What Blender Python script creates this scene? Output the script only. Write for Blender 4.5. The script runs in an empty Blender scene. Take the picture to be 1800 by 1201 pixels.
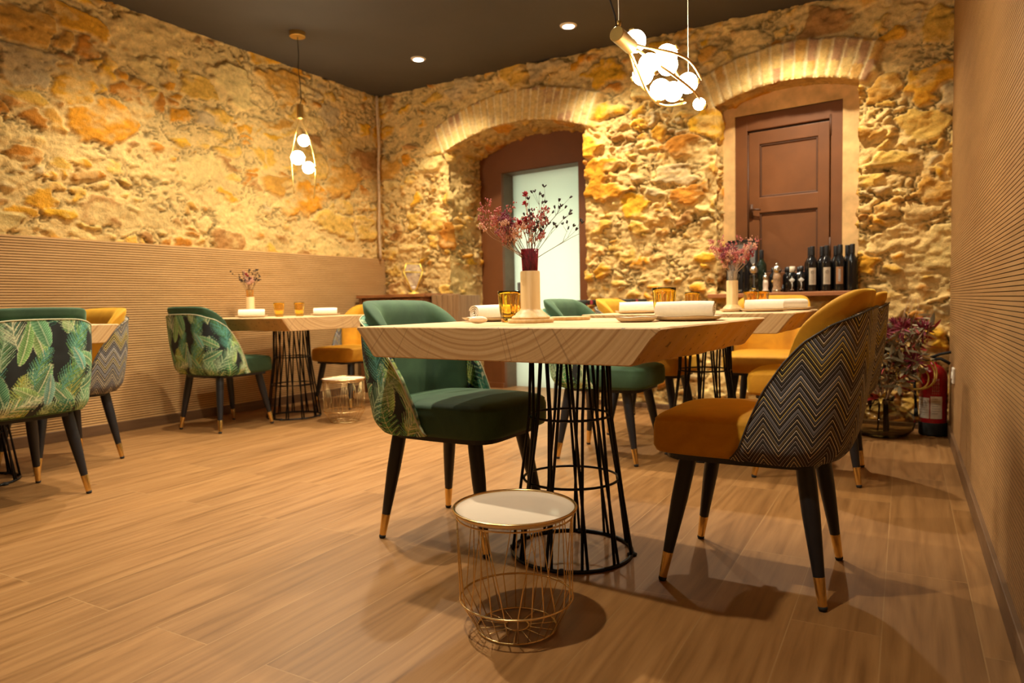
import bpy, math, random
import numpy as np
from mathutils import Vector, Matrix
PI = math.pi
sc = bpy.context.scene
COL = sc.collection
random.seed(7)

# ------------------------------------------------------------------ camera
YAW, PITCH, ROLL, FPX, CH = -0.516785, -0.0542981, -0.0196248, 1216.486, 0.82
def cam_axes():
    cy, sy, cp, sp = math.cos(YAW), math.sin(YAW), math.cos(PITCH), math.sin(PITCH)
    f = Vector((sy*cp, cy*cp, sp)); r = Vector((cy, -sy, 0)); u = r.cross(f)
    cr, sr = math.cos(ROLL), math.sin(ROLL)
    return f, r*cr + u*sr, -r*sr + u*cr
_f, _r, _u = cam_axes()
cam = bpy.data.cameras.new('camera'); cam.sensor_width = 36; cam.lens = FPX/1800*36
cam.clip_start = 0.02; cam.clip_end = 60
cam.dof.use_dof = True; cam.dof.focus_distance = 2.05; cam.dof.aperture_fstop = 3.4
cob = bpy.data.objects.new('camera', cam); COL.objects.link(cob)
M = Matrix(((_r.x, _u.x, -_f.x, 0), (_r.y, _u.y, -_f.y, 0), (_r.z, _u.z, -_f.z, CH), (0, 0, 0, 1)))
cob.matrix_world = M
sc.camera = cob
# ------------------------------------------------------------------ world / view
w = bpy.data.worlds.new('world'); w.use_nodes = True; sc.world = w
w.node_tree.nodes['Background'].inputs[0].default_value = (0.9, 0.75, 0.55, 1)
w.node_tree.nodes['Background'].inputs[1].default_value = 0.0
sc.view_settings.view_transform = 'Standard'; sc.view_settings.look = 'None'
sc.view_settings.exposure = 0.06; sc.view_settings.gamma = 1; sc.view_settings.use_curve_mapping = False
sc.cycles.use_denoising = True
sc.cycles.max_bounces = 8; sc.cycles.diffuse_bounces = 4; sc.cycles.transmission_bounces = 8; sc.cycles.transparent_max_bounces = 12
sc.cycles.sample_clamp_indirect = 6.0; sc.cycles.caustics_reflective = False; sc.cycles.caustics_refractive = False
SPOT_W = 175.0; SPOT_COL = (1.0, 0.86, 0.63); GLOBE_E = 95.0; GLOBE_COL = (1.0, 0.86, 0.60)
# ceiling downlights: (x, y, power factor); the two in frame are the first two
DOWNLIGHTS = [(-3.52, 4.72, 1.0), (-2.12, 4.64, 1.0), (-0.72, 4.50, 1.0), (-2.9, 3.3, 1.1), (-1.5, 3.2, 0.9),
              (-3.9, 2.8, .9), (-2.25, 2.05, 1.4), (-1.0, .85, .85), (-3.3, .6, .22), (-2.3, -.9, .2)]
def ceil_z(x): return 2.74 - 0.0372*(x + 0.3)

# ------------------------------------------------------------------ materials
MATS = {}
class NT:
    def __init__(s, name):
        s.m = bpy.data.materials.new(name); s.m.use_nodes = True; s.t = s.m.node_tree; s.t.nodes.clear()
        s.out = s.t.nodes.new('ShaderNodeOutputMaterial'); s.b = s.t.nodes.new('ShaderNodeBsdfPrincipled')
        s.t.links.new(s.b.outputs[0], s.out.inputs[0])
    def n(s, typ, **kw):
        nd = s.t.nodes.new('ShaderNode'+typ)
        for k, v in kw.items():
            if k == 'inp':
                for a, b in v.items(): s.set(nd, a, b)
            else: setattr(nd, k, v)
        return nd
    def set(s, nd, key, v):
        sock = nd.inputs[key]
        if isinstance(v, bpy.types.NodeSocket): s.t.links.new(v, sock)
        else:
            if isinstance(v, tuple) and len(v) == 3 and sock.type == 'RGBA': v = (*v, 1)
            sock.default_value = v
    def math(s, op, a, b=0.0, c=None):
        nd = s.n('Math', operation=op); s.set(nd, 0, a); s.set(nd, 1, b)
        if c is not None: s.set(nd, 2, c)
        return nd.outputs[0]
    def mix(s, f, a, b, blend='MIX'):
        nd = s.n('Mix', data_type='RGBA', blend_type=blend); s.set(nd, 0, f)
        for i, v in ((6, a), (7, b)):
            if isinstance(v, tuple): v = (*v[:3], 1)
            if isinstance(v, bpy.types.NodeSocket): s.t.links.new(v, nd.inputs[i])
            else: nd.inputs[i].default_value = v
        return nd.outputs[2]
    def ramp(s, f, stops, interp='LINEAR'):
        nd = s.n('ValToRGB'); s.set(nd, 0, f); cr = nd.color_ramp; cr.interpolation = interp
        while len(cr.elements) > 1: cr.elements.remove(cr.elements[-1])
        cr.elements[0].position = stops[0][0]; cr.elements[0].color = (*stops[0][1], 1)
        for p, c in stops[1:]:
            e = cr.elements.new(p); e.color = (*c, 1)
        return nd.outputs[0]
    def coord(s, which='Object', scale=(1, 1, 1), rot=(0, 0, 0), loc=(0, 0, 0)):
        tc = s.n('TexCoord'); mp = s.n('Mapping'); s.t.links.new(tc.outputs[which], mp.inputs[0])
        mp.inputs['Scale'].default_value = scale; mp.inputs['Rotation'].default_value = rot; mp.inputs['Location'].default_value = loc
        return mp.outputs[0]
    def noise(s, vec, scale, detail=4, rough=.55, dist=0.0):
        nd = s.n('TexNoise'); s.set(nd, 'Vector', vec); s.set(nd, 'Scale', scale); s.set(nd, 'Detail', detail)
        s.set(nd, 'Roughness', rough); s.set(nd, 'Distortion', dist); return nd.outputs[0]
    def bump(s, h, strength=.3, dist=.01):
        nd = s.n('Bump'); s.set(nd, 'Height', h); s.set(nd, 'Strength', strength); s.set(nd, 'Distance', dist)
        s.t.links.new(nd.outputs[0], s.b.inputs['Normal'])
    def bs(s, **kw):
        for k, v in kw.items(): s.set(s.b, k.replace('_', ' '), v)
        return s.m

def simple(name, col, rough=.5, metal=0.0, var=.12, scale=20, bump=0.0, **kw):
    t = NT(name); v = t.coord(); n = t.noise(v, scale)
    c2 = tuple(max(0, x*(1-var)) for x in col); c1 = tuple(min(1, x*(1+var)) for x in col)
    t.bs(Base_Color=t.ramp(n, [(.3, c2), (.7, c1)]), Roughness=rough, Metallic=metal, **kw)
    if bump: t.bump(n, bump, .003)
    MATS[name] = t.m; return t.m

def m_attr(name, rough=.85, bump=.0, scale=60, mult=.35, dist=.006):
    """surface whose own colours sit on the mesh (col attribute) with fine procedural grain"""
    t = NT(name); a = t.n('Attribute', attribute_name='col'); v = t.coord()
    n = t.noise(v, scale, 6, .65); n2 = t.noise(v, scale*.25, 3)
    k = t.math('ADD', t.math('MULTIPLY', n, mult), t.math('MULTIPLY', n2, mult)); k = t.math('ADD', k, 1-mult)
    vm = t.n('VectorMath', operation='SCALE'); t.t.links.new(a.outputs['Color'], vm.inputs[0]); t.set(vm, 'Scale', k)
    t.set(t.b, 'Base Color', vm.outputs[0]); t.bs(Roughness=rough)
    if bump: t.bump(n, bump, dist)
    MATS[name] = t.m; return t
t = NT('stone'); a = t.n('Attribute', attribute_name='col'); v = t.coord()
n1 = t.noise(v, 34, 8, .68); n2 = t.noise(v, 130, 4, .6); n3 = t.noise(v, 9, 4, .6)
k = t.math('ADD', t.math('MULTIPLY', n1, .95), t.math('ADD', t.math('MULTIPLY', n2, .35), t.math('MULTIPLY', n3, .25))); k = t.math('ADD', k, .235)
vm = t.n('VectorMath', operation='SCALE'); t.t.links.new(a.outputs['Color'], vm.inputs[0]); t.set(vm, 'Scale', k)
t.set(t.b, 'Base Color', vm.outputs[0]); t.bs(Roughness=.92); t.set(t.b, 'Specular IOR Level', .25)
t.bump(t.math('ADD', n1, t.math('MULTIPLY', n2, .35)), .9, .012); MATS['stone'] = t.m
m_attr('paint', .6, .12, 120, .1)
m_attr('leaf_fabric', .75, .15, 400, .12)

def m_velvet(name, col, dark):
    t = NT(name); v = t.coord(); n = t.noise(v, 7, 5, .6, .6); n2 = t.noise(v, 300, 2)
    c = t.ramp(n, [(.3, dark), (.7, col)])
    t.bs(Base_Color=c, Roughness=.8, Sheen_Weight=.8, Sheen_Roughness=.35, Sheen_Tint=tuple(min(1, x*1.9+.08) for x in col))
    t.bump(n2, .12, .002); MATS[name] = t.m
m_velvet('green_velvet', (.044, .102, .046), (.018, .052, .025))
m_velvet('mustard_velvet', (.66, .325, .010), (.46, .205, .005))

# zigzag woven fabric : u along shell (m), v height (m) in UV
t = NT('zigzag_fabric'); uvn = t.n('UVMap'); sp = t.n('SeparateXYZ'); t.t.links.new(uvn.outputs[0], sp.inputs[0])
zz = t.math('PINGPONG', sp.outputs[0], .0385)
vv = t.math('ADD', sp.outputs[1], t.math('MULTIPLY', zz, 1.55))
wob = t.noise(uvn.outputs[0], 45, 2); vv = t.math('ADD', vv, t.math('MULTIPLY', wob, .0016))
PCH = .0142; sc1 = t.math('MULTIPLY', vv, 1/PCH); line = t.math('FRACT', sc1)
band = t.n('TexWhiteNoise', noise_dimensions='1D'); t.set(band, 'W', t.math('FLOOR', sc1))
bandc = t.ramp(band.outputs[0], [(0, (.008, .009, .014)), (.18, (.07, .085, .12)), (.34, (.12, .085, .030)), (.46, (.008, .008, .012)), (.64, (.045, .026, .026)), (.78, (.15, .17, .21)), (.90, (.018, .024, .04))], 'CONSTANT')
b2 = t.n('TexWhiteNoise', noise_dimensions='1D'); t.set(b2, 'W', t.math('ADD', t.math('FLOOR', sc1), 77.7))
linec = t.ramp(b2.outputs[0], [(0, (.80, .70, .46)), (.30, (.34, .33, .33)), (.50, (.84, .68, .18)), (.66, (.46, .43, .40)), (.88, (.84, .76, .58))], 'CONSTANT')
c = t.mix(t.math('GREATER_THAN', line, .79), bandc, linec)
c = t.mix(t.math('MULTIPLY', t.math('GREATER_THAN', line, .42), t.math('LESS_THAN', line, .50)), c, (.20, .18, .15))
c = t.mix(t.math('LESS_THAN', line, .24), c, (.006, .006, .009))
t.bs(Base_Color=c, Roughness=.85); t.bump(t.noise(uvn.outputs[0], 900, 2), .2, .001); MATS['zigzag_fabric'] = t.m

# frosted mint glass leaf, lit from the room behind it
t = NT('mint'); v = t.coord(); n = t.noise(v, 2, 2); t.bs(Base_Color=t.mix(n, (.88, .92, .82), (.84, .89, .78)), Roughness=.3)
tr = t.n('BsdfTranslucent'); t.set(tr, 'Color', (.82, .94, .84, 1)); ms = t.n('MixShader'); t.set(ms, 0, .5)
t.t.links.new(t.b.outputs[0], ms.inputs[1]); t.t.links.new(tr.outputs[0], ms.inputs[2]); t.t.links.new(ms.outputs[0], t.out.inputs[0]); MATS['mint'] = t.m

# table slab wood (grain runs along local Y)
t = NT('slab_wood'); tc = t.n('TexCoord'); sp = t.n('SeparateXYZ')
nz = t.n('TexNoise'); t.set(nz, 'Scale', 2.2); mp = t.n('Mapping'); mp.inputs['Scale'].default_value = (1, .25, 1)
t.t.links.new(tc.outputs['Object'], mp.inputs[0]); t.t.links.new(mp.outputs[0], nz.inputs[0])
ad = t.n('VectorMath', operation='MULTIPLY_ADD'); t.t.links.new(nz.outputs[1], ad.inputs[0]); ad.inputs[1].default_value = (.05, 0, .05)
t.t.links.new(tc.outputs['Object'], ad.inputs[2]); t.t.links.new(ad.outputs[0], sp.inputs[0])
xx = t.math('POWER', t.math('ADD', sp.outputs[0], .02), 2.0); z2 = t.math('POWER', t.math('SUBTRACT', sp.outputs[2], .40), 2.0)
rr = t.math('SQRT', t.math('ADD', xx, t.math('MULTIPLY', z2, 1.0)))
rn = t.n('TexNoise', noise_dimensions='1D'); t.set(rn, 'W', t.math('MULTIPLY', rr, 95.0)); t.set(rn, 'Scale', 1.0); t.set(rn, 'Detail', 3.0)
fine = t.n('TexNoise'); mp2 = t.n('Mapping'); mp2.inputs['Scale'].default_value = (90, 7, 90); t.t.links.new(tc.outputs['Object'], mp2.inputs[0]); t.t.links.new(mp2.outputs[0], fine.inputs[0]); t.set(fine, 'Scale', 1.0); t.set(fine, 'Detail', 4.0)
wc = t.ramp(rn.outputs[0], [(.28, (.40, .215, .08)), (.42, (.56, .335, .14)), (.56, (.66, .43, .20)), (.75, (.72, .49, .25))])
wc = t.mix(t.math('MULTIPLY', fine.outputs[0], .35), wc, (.40, .24, .115))
ang = t.n('TexNoise', noise_dimensions='1D'); t.set(ang, 'W', t.math('MULTIPLY', t.math('ARCTAN2', sp.outputs[0], t.math('SUBTRACT', .40, sp.outputs[2])), 60.0)); t.set(ang, 'Scale', 1.0)
t.set(ang, 'Detail', 1.0)
crk = t.math('LESS_THAN', ang.outputs[0], .27)
geo = t.n('NewGeometry'); spn = t.n('SeparateXYZ'); vt = t.n('VectorTransform', vector_type='NORMAL', convert_from='WORLD', convert_to='OBJECT')
t.t.links.new(geo.outputs['Normal'], vt.inputs[0]); t.t.links.new(vt.outputs[0], spn.inputs[0])
endg = t.math('GREATER_THAN', t.math('ABSOLUTE', spn.outputs[1]), .8)
topf = t.math('GREATER_THAN', spn.outputs[2], .8)
wc = t.mix(t.math('MULTIPLY', topf, .55), wc, (.76, .54, .29))
wc = t.mix(t.math('MULTIPLY', t.math('MULTIPLY', crk, endg), .40), wc, (.16, .08, .035))
sidef = t.math('SUBTRACT', 1.0, t.math('MAXIMUM', endg, topf))
wc = t.mix(t.math('MULTIPLY', sidef, .65), wc, (.56, .34, .13))
spk = t.noise(tc.outputs['Object'], 55, 2, .5); spk = t.math('MULTIPLY', t.math('LESS_THAN', spk, .33), sidef)
wc = t.mix(t.math('MULTIPLY', spk, .75), wc, (.12, .06, .03))
t.bs(Base_Color=wc, Roughness=.5); t.bump(fine.outputs[0], .12, .002); MATS['slab_wood'] = t.m

def m_wood(name, c1, c2, scale=(40, 40, 3), rough=.45, nscale=1.0):
    t = NT(name); v = t.coord('Object', scale); n = t.noise(v, nscale, 5, .6, .3)
    t.bs(Base_Color=t.ramp(n, [(.3, c1), (.7, c2)]), Roughness=rough); t.bump(n, .1, .002); MATS[name] = t.m
m_wood('beech', (.62, .40, .17), (.78, .56, .28), (60, 60, 3))
m_wood('cherry', (.20, .065, .02), (.42, .17, .055), (6, 30, 60))
m_wood('cherry_dark', (.12, .04, .015), (.26, .10, .03), (6, 30, 60))
m_wood('cherry_light', (.40, .19, .07), (.62, .36, .16), (6, 30, 60))
m_wood('crate_wood', (.22, .12, .055), (.38, .23, .11), (40, 40, 3))
m_wood('shelf_wood', (.36, .13, .045), (.46, .18, .065), (3, 40, 40))
m_wood('panel_wood', (.55, .32, .125), (.66, .40, .17), (60, 2, 18), .5)
m_wood('panel_wood_right', (.33, .175, .062), (.42, .23, .088), (60, 2, 18), .5)
m_wood('skirting_wood', (.11, .055, .025), (.17, .09, .04), (60, 3, 60), .45)
simple('groove', (.15, .07, .022), .8)
simple('black_metal', (.012, .012, .014), .38, 0.6, .1)
simple('leg_black', (.009, .010, .014), .42, 0.0, .1)
simple('rubber', (.01, .01, .01), .8)
simple('brass', (.82, .56, .20), .24, 1.0, .06)
simple('gold', (.78, .56, .26), .26, 1.0, .06)
simple('lamp_gold', (.62, .40, .12), .35, 0.85, .06)
simple('ceramic', (.82, .70, .56), .12, 0.0, .03, 6)
simple('plate_ceramic', (.72, .60, .44), .3, 0.0, .06, 30)
simple('plate_edge', (.30, .18, .08), .4)
simple('napkin', (.82, .74, .62), .9, 0.0, .03, 90, .25)

simple('door_brown', (.165, .052, .012), .5, 0.0, .08, 5, .05)
simple('jamb_brown', (.13, .085, .05), .6)
simple('shutter_brown', (.170, .058, .014), .5, 0.0, .12, 7, .08)
simple('shutter_dark', (.08, .028, .009), .55)
simple('plaster', (.72, .46, .20), .9, 0.0, .25, 9, .5)
simple('ceiling_paint', (.058, .048, .038), .8, 0.0, .06, 3)
simple('piping_cream', (.62, .60, .38), .7)
simple('piping_dark', (.05, .045, .04), .7)
simple('bottle_black', (.008, .008, .009), .08)
simple('bottle_green', (.01, .02, .012), .08)
simple('label_cream', (.60, .52, .40), .6)
simple('label_brown', (.36, .17, .07), .6)
simple('white_print', (.62, .58, .52), .6)
simple('dark_print', (.08, .06, .05), .6)
simple('gold_print', (.62, .34, .06), .5)
simple('salt', (.78, .62, .48), .5); simple('pepper', (.30, .17, .08), .6, 0, .5, 120)
simple('steel', (.62, .58, .52), .25, 1.0, .04)
simple('frame_black', (.012, .010, .009), .35)
simple('slate', (.17, .155, .145), .4)
simple('red_paint', (.36, .008, .012), .25)
simple('white_plastic', (.75, .68, .58), .4)
simple('stem_brown', (.16, .09, .05), .8); simple('stem_pale', (.42, .27, .16), .8)
simple('berry_dark', (.035, .022, .02), .7); simple('blossom_red', (.38, .008, .018), .7)
simple('blossom_pink', (.50, .13, .12), .7); simple('blossom_wine', (.22, .02, .045), .7)
simple('blossom_pale', (.66, .36, .25), .7); simple('olive_leaf', (.20, .17, .10), .8); simple('gold_leaf', (.50, .33, .06), .6)
simple('red_leaf', (.30, .025, .02), .6); simple('dry_cream', (.50, .42, .28), .8)
simple('conduit_cream', (.55, .38, .22), .7, 0, .2, 30)
simple('rope_black', (.015, .012, .010), .6)
t = NT('floral_fabric'); v = t.coord(); vo = t.n('TexVoronoi'); t.set(vo, 'Vector', v); t.set(vo, 'Scale', 14.0)
t.bs(Base_Color=t.ramp(vo.outputs[0], [(.0, (.62, .10, .13)), (.28, (.42, .03, .05)), (.38, (.02, .012, .012)), (.7, (.015, .02, .012))]), Roughness=.8); MATS['floral_fabric'] = t.m

def m_glass(name, col, rough=.04, ior=1.45, bump=0):
    t = NT(name); v = t.coord(); n = t.noise(v, 30, 2)
    t.bs(Base_Color=t.mix(t.math('MULTIPLY', n, .1), col, tuple(x*.8 for x in col)), Roughness=rough, IOR=ior, Transmission_Weight=1.0)
    if bump: t.bump(n, bump, .004)
    MATS[name] = t.m
m_glass('amber_glass', (1.0, .76, .16)); m_glass('plum_glass', (.58, .10, .12)); m_glass('clear_glass', (.93, .93, .90)); m_glass('smoky_glass', (.70, .66, .52), .05, 1.3)

def m_emit(name, col, e):
    t = NT(name); v = t.coord(); n = t.noise(v, 5, 1)
    t.bs(Base_Color=t.mix(n, (.9, .9, .9), (.85, .85, .82)), Emission_Color=(*col, 1), Emission_Strength=e, Roughness=.3); MATS[name] = t.m
t = NT('pane_glass'); v = t.coord(); n = t.noise(v, 3, 1); t.bs(Base_Color=t.mix(n, (.9, .85, .75), (.85, .8, .7)), Roughness=.08)
tp_ = t.n('BsdfTransparent'); ms = t.n('MixShader'); t.set(ms, 0, .16); t.t.links.new(tp_.outputs[0], ms.inputs[1]); t.t.links.new(t.b.outputs[0], ms.inputs[2]); t.t.links.new(ms.outputs[0], t.out.inputs[0]); MATS['pane_glass'] = t.m
def m_thin(name, col, fac):
    t = NT(name); v = t.coord(); n = t.noise(v, 8, 1); t.bs(Base_Color=t.mix(n, tuple(min(1, x*.9+.02) for x in col), col), Roughness=.06)
    tp_ = t.n('BsdfTransparent'); t.set(tp_, 'Color', (*col, 1)); ms = t.n('MixShader'); t.set(ms, 0, fac); t.t.links.new(tp_.outputs[0], ms.inputs[1]); t.t.links.new(t.b.outputs[0], ms.inputs[2]); t.t.links.new(ms.outputs[0], t.out.inputs[0]); MATS[name] = t.m
m_thin('plum_insert', (.60, .20, .24), .10); m_thin('clear_insert', (.97, .96, .92), .10); m_thin('amber_insert', (.95, .72, .25), .14)
simple('lantern_gold', (1.0, .74, .14), .35, .25, .05)
m_emit('globe', GLOBE_COL, GLOBE_E); m_emit('downlight_lens', (1, .97, .9), 14.0)
m_emit('lamp_core', (1, .72, .35), 3.0)

# floor planks
t = NT('floor_planks'); tc = t.n('TexCoord'); mp = t.n('Mapping'); t.t.links.new(tc.outputs['Object'], mp.inputs[0])
mp.inputs['Rotation'].default_value = (0, 0, PI/2)       # planks run along world Y
br = t.n('TexBrick', offset=.37, offset_frequency=2, squash=1.0)
t.t.links.new(mp.outputs[0], br.inputs[0])
for k, v in (('Scale', 1.0), ('Mortar Size', .0016), ('Mortar Smooth', .0), ('Bias', 0.0), ('Brick Width', 1.25), ('Row Height', .2055)): t.set(br, k, v)
t.set(br, 'Color1', (0, 0, 0, 1)); t.set(br, 'Color2', (1, 1, 1, 1)); t.set(br, 'Mortar', (.5, .5, .5, 1))
mp.inputs['Location'].default_value = (.6, .0415, 0)
off = t.n('VectorMath', operation='MULTIPLY_ADD'); t.t.links.new(br.outputs[0], off.inputs[0]); off.inputs[1].default_value = (7.3, 31.7, 3.1)
t.t.links.new(tc.outputs['Object'], off.inputs[2])
m1 = t.n('Mapping'); m1.inputs['Scale'].default_value = (26, 1.1, 1); t.t.links.new(off.outputs[0], m1.inputs[0])
g1 = t.noise(m1.outputs[0], 1, 6, .6, .5)
m2 = t.n('Mapping'); m2.inputs['Scale'].default_value = (8, .8, 1); t.t.links.new(off.outputs[0], m2.inputs[0])
wv = t.n('TexNoise'); t.t.links.new(m2.outputs[0], wv.inputs[0]); t.set(wv, 'Scale', 1.0); t.set(wv, 'Detail', 1.0)
wr = t.math('FRACT', t.math('MULTIPLY', wv.outputs[0], 9.0)); wr = t.math('PINGPONG', wr, .5)
g = t.math('ADD', t.math('MULTIPLY', g1, .8), t.math('MULTIPLY', wr, .25))
m3 = t.n('Mapping'); m3.inputs['Scale'].default_value = (150, 6, 1); t.t.links.new(off.outputs[0], m3.inputs[0])
g3 = t.noise(m3.outputs[0], 1, 4, .7)
c = t.ramp(g, [(.24, (.16, .072, .020)), (.42, (.275, .135, .044)), (.58, (.345, .178, .062)), (.82, (.42, .235, .092))])
c = t.mix(t.math('MULTIPLY', g3, .40), c, (.15, .068, .02))
tone = t.ramp(br.outputs[0], [(0, (.88, .86, .85)), (1, (1.08, 1.07, 1.06))])
c = t.mix(1.0, c, tone, 'MULTIPLY')
c = t.mix(t.math('MULTIPLY', br.outputs[1], .38), c, (.42, .26, .11))
t.bs(Base_Color=c, Roughness=t.math('ADD', t.math('MULTIPLY', g1, .15), .36)); t.bump(t.math('SUBTRACT', g3, t.math('MULTIPLY', br.outputs[1], 2.0)), .10, .0015)
t.set(t.b, 'Specular IOR Level', .42); MATS['floor_planks'] = t.m

# ------------------------------------------------------------------ object helpers
def link(name, me, parent=None, loc=None, rz=None):
    o = bpy.data.objects.new(name, me); COL.objects.link(o)
    if parent is not None: o.parent = parent
    if loc is not None: o.location = loc
    if rz is not None: o.rotation_euler = (0, 0, rz)
    return o
def empty(name, loc=(0, 0, 0), rz=0.0, label=None, cat=None, group=None):
    o = link(name, None, None, loc, rz); o.empty_display_size = .1
    return tag(o, label, cat, group)
def tag(o, label=None, cat=None, group=None, kind=None):
    if label: o['label'] = label
    if cat: o['category'] = cat
    if group: o['group'] = group
    if kind: o['kind'] = kind
    return o
def copy_tree(o, parent=None):
    c = o.copy(); COL.objects.link(c); c.parent = parent
    for ch in list(o.children): copy_tree(ch, c)
    return c
class MB:
    """collects pieces of ONE mesh"""
    def __init__(s): s.v = []; s.f = []; s.n = 0; s.uv = None; s.mi = []; s.cm = 0
    def add(s, v, f):
        v = np.asarray(v, float).reshape(-1, 3); s.v.append(v)
        for q in f: s.f.append(tuple(int(i)+s.n for i in q)); s.mi.append(s.cm)
        s.n += len(v); return s
    def box(s, x0, x1, y0, y1, z0, z1, M=None):
        v = np.array([(x, y, z) for x in (x0, x1) for y in (y0, y1) for z in (z0, z1)], float)
        if M is not None: v = np.array([M @ Vector(p) for p in v])
        return s.add(v, [(0, 1, 3, 2), (4, 6, 7, 5), (0, 4, 5, 1), (2, 3, 7, 6), (0, 2, 6, 4), (1, 5, 7, 3)])
    def lathe(s, prof, n=24, c=(0, 0, 0), M=None, flute=None, caps=True):
        th = np.arange(n)*2*PI/n; V = []
        for i, (r, z) in enumerate(prof):
            rr = np.full(n, r)
            if flute: rr = rr*(1+flute*np.cos(th*10)*(1 if 0 < i else 1))
            V.append(np.stack([rr*np.cos(th), rr*np.sin(th), np.full(n, z)], 1))
        V = np.concatenate(V); m = len(prof); F = []
        for i in range(m-1):
            for j in range(n): F.append((i*n+j, i*n+(j+1) % n, (i+1)*n+(j+1) % n, (i+1)*n+j))
        if caps:
            if prof[0][0] > 1e-5: F.append(tuple(range(n-1, -1, -1)))
            if prof[-1][0] > 1e-5: F.append(tuple((m-1)*n+j for j in range(n)))
        if M is not None: V = np.array([M @ Vector(p) for p in V])
        return s.add(V+np.array(c), F)
    def tube(s, pts, r, n=8, closed=False, caps=True):
        pts = [Vector(p) for p in pts]; m = len(pts); R = r if hasattr(r, '__len__') else [r]*m
        V = []; prev = None
        for i, p in enumerate(pts):
            a = pts[i-1] if (i > 0 or closed) else p; b = pts[(i+1) % m] if (i < m-1 or closed) else p
            t = (b-a).normalized()
            if prev is None:
                up = Vector((0, 0, 1)) if abs(t.z) < .9 else Vector((1, 0, 0)); x = t.cross(up).normalized()
            else: x = (prev - t*prev.dot(t)).normalized()
            prev = x; y = t.cross(x)
            for k in range(n):
                a_ = 2*PI*k/n; V.append(p + (x*math.cos(a_)+y*math.sin(a_))*R[i])
        F = []
        for i in range(m if closed else m-1):
            i2 = (i+1) % m
            for k in range(n): F.append((i*n+k, i*n+(k+1) % n, i2*n+(k+1) % n, i2*n+k))
        if caps and not closed: F.append(tuple(range(n-1, -1, -1))); F.append(tuple((m-1)*n+k for k in range(n)))
        return s.add([tuple(p) for p in V], F)
    def ring(s, c, R, r, n=48, k=8, ax=None):
        pts = [(c[0]+R*math.cos(2*PI*i/n), c[1]+R*math.sin(2*PI*i/n), c[2]) for i in range(n)]
        return s.tube(pts, r, k, closed=True)
    def ball(s, c, r, n=12, m=8, sc_=(1, 1, 1), M=None):
        V = [(0, 0, r)]; F = []
        for i in range(1, m):
            a = PI*i/m
            for j in range(n): V.append((r*math.sin(a)*math.cos(2*PI*j/n), r*math.sin(a)*math.sin(2*PI*j/n), r*math.cos(a)))
        V.append((0, 0, -r)); L = len(V)-1
        for j in range(n): F.append((0, 1+j, 1+(j+1) % n))
        for i in range(m-2):
            for j in range(n): a = 1+i*n+j; b = 1+i*n+(j+1) % n; F.append((a, a+n, b+n, b))
        for j in range(n): F.append((L, 1+(m-2)*n+(j+1) % n, 1+(m-2)*n+j))
        V = np.array(V)*np.array(sc_)
        if M is not None: V = np.array([M @ Vector(p) for p in V])
        return s.add(V+np.array(c), F)
    def grid(s, P, flip=False):
        """P: (a,b,3) array of points"""
        a, b = P.shape[:2]; idx = np.arange(a*b).reshape(a, b)
        q = np.stack([idx[:-1, :-1], idx[1:, :-1], idx[1:, 1:], idx[:-1, 1:]], -1).reshape(-1, 4)
        if flip: q = q[:, ::-1]
        return s.add(P.reshape(-1, 3), q)
    def build(s, name, mat, parent=None, smooth=True, bevel=0.0, seg=2, loc=None, rz=None, col=None, uv=None, angle=None):
        me = bpy.data.meshes.new(name); V = np.concatenate(s.v) if s.v else np.zeros((0, 3))
        me.from_pydata([tuple(p) for p in V], [], s.f)
        for mm in (mat if isinstance(mat, (list, tuple)) else [mat]): me.materials.append(MATS[mm])
        if isinstance(mat, (list, tuple)): me.polygons.foreach_set('material_index', s.mi)
        if smooth: me.polygons.foreach_set('use_smooth', [True]*len(me.polygons))
        if col is not None:
            a = me.color_attributes.new('col', 'FLOAT_COLOR', 'POINT'); C = np.ones((len(V), 4)); C[:, :3] = col
            a.data.foreach_set('color', C.ravel())
        if uv is not None:
            l = me.uv_layers.new(name='UVMap'); vi = np.zeros(len(me.loops), int); me.loops.foreach_get('vertex_index', vi)
            l.data.foreach_set('uv', np.asarray(uv)[vi].ravel())
        me.update()
        o = link(name, me, parent, loc, rz)
        if bevel:
            md = o.modifiers.new('bevel', 'BEVEL'); md.width = bevel; md.segments = seg; md.limit_method = 'ANGLE'; md.angle_limit = .6
        if angle is not None:
            me.set_sharp_from_angle(angle=angle)
        return o
def frame_from(z, loc=(0, 0, 0)):
    z = Vector(z).normalized(); up = Vector((0, 0, 1)) if abs(z.z) < .95 else Vector((1, 0, 0))
    x = up.cross(z).normalized(); y = z.cross(x)
    return Matrix(((x.x, y.x, z.x, loc[0]), (x.y, y.y, z.y, loc[1]), (x.z, y.z, z.z, loc[2]), (0, 0, 0, 1)))

# ------------------------------------------------------------------ numpy noise and rubble masonry
def _hash(i, j, k, s=0):
    h = (i.astype(np.int64)*374761393 + j.astype(np.int64)*668265263 + k.astype(np.int64)*2147483647 + s*1274126177) & 0xffffffff
    h = ((h ^ (h >> 13))*1274126177) & 0xffffffff; h = h ^ (h >> 16); h = (h*2246822519) & 0xffffffff; h ^= h >> 15
    return h.astype(np.float64)/4294967296.0
def vnoise(P, s=0):
    I = np.floor(P).astype(np.int64); f = P-I; f = f*f*(3-2*f); r = 0
    for dx in (0, 1):
        for dy in (0, 1):
            for dz in (0, 1):
                wgt = (f[:, 0] if dx else 1-f[:, 0])*(f[:, 1] if dy else 1-f[:, 1])*(f[:, 2] if dz else 1-f[:, 2])
                r = r + wgt*_hash(I[:, 0]+dx, I[:, 1]+dy, I[:, 2]+dz, s)
    return r
def fbm(P, o=4, s=0):
    a, t_, r = .5, 0, 0
    for k in range(o): r = r+a*vnoise(P*2**k+7.3*k, s+k); t_ += a; a *= .55
    return r/t_
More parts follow.
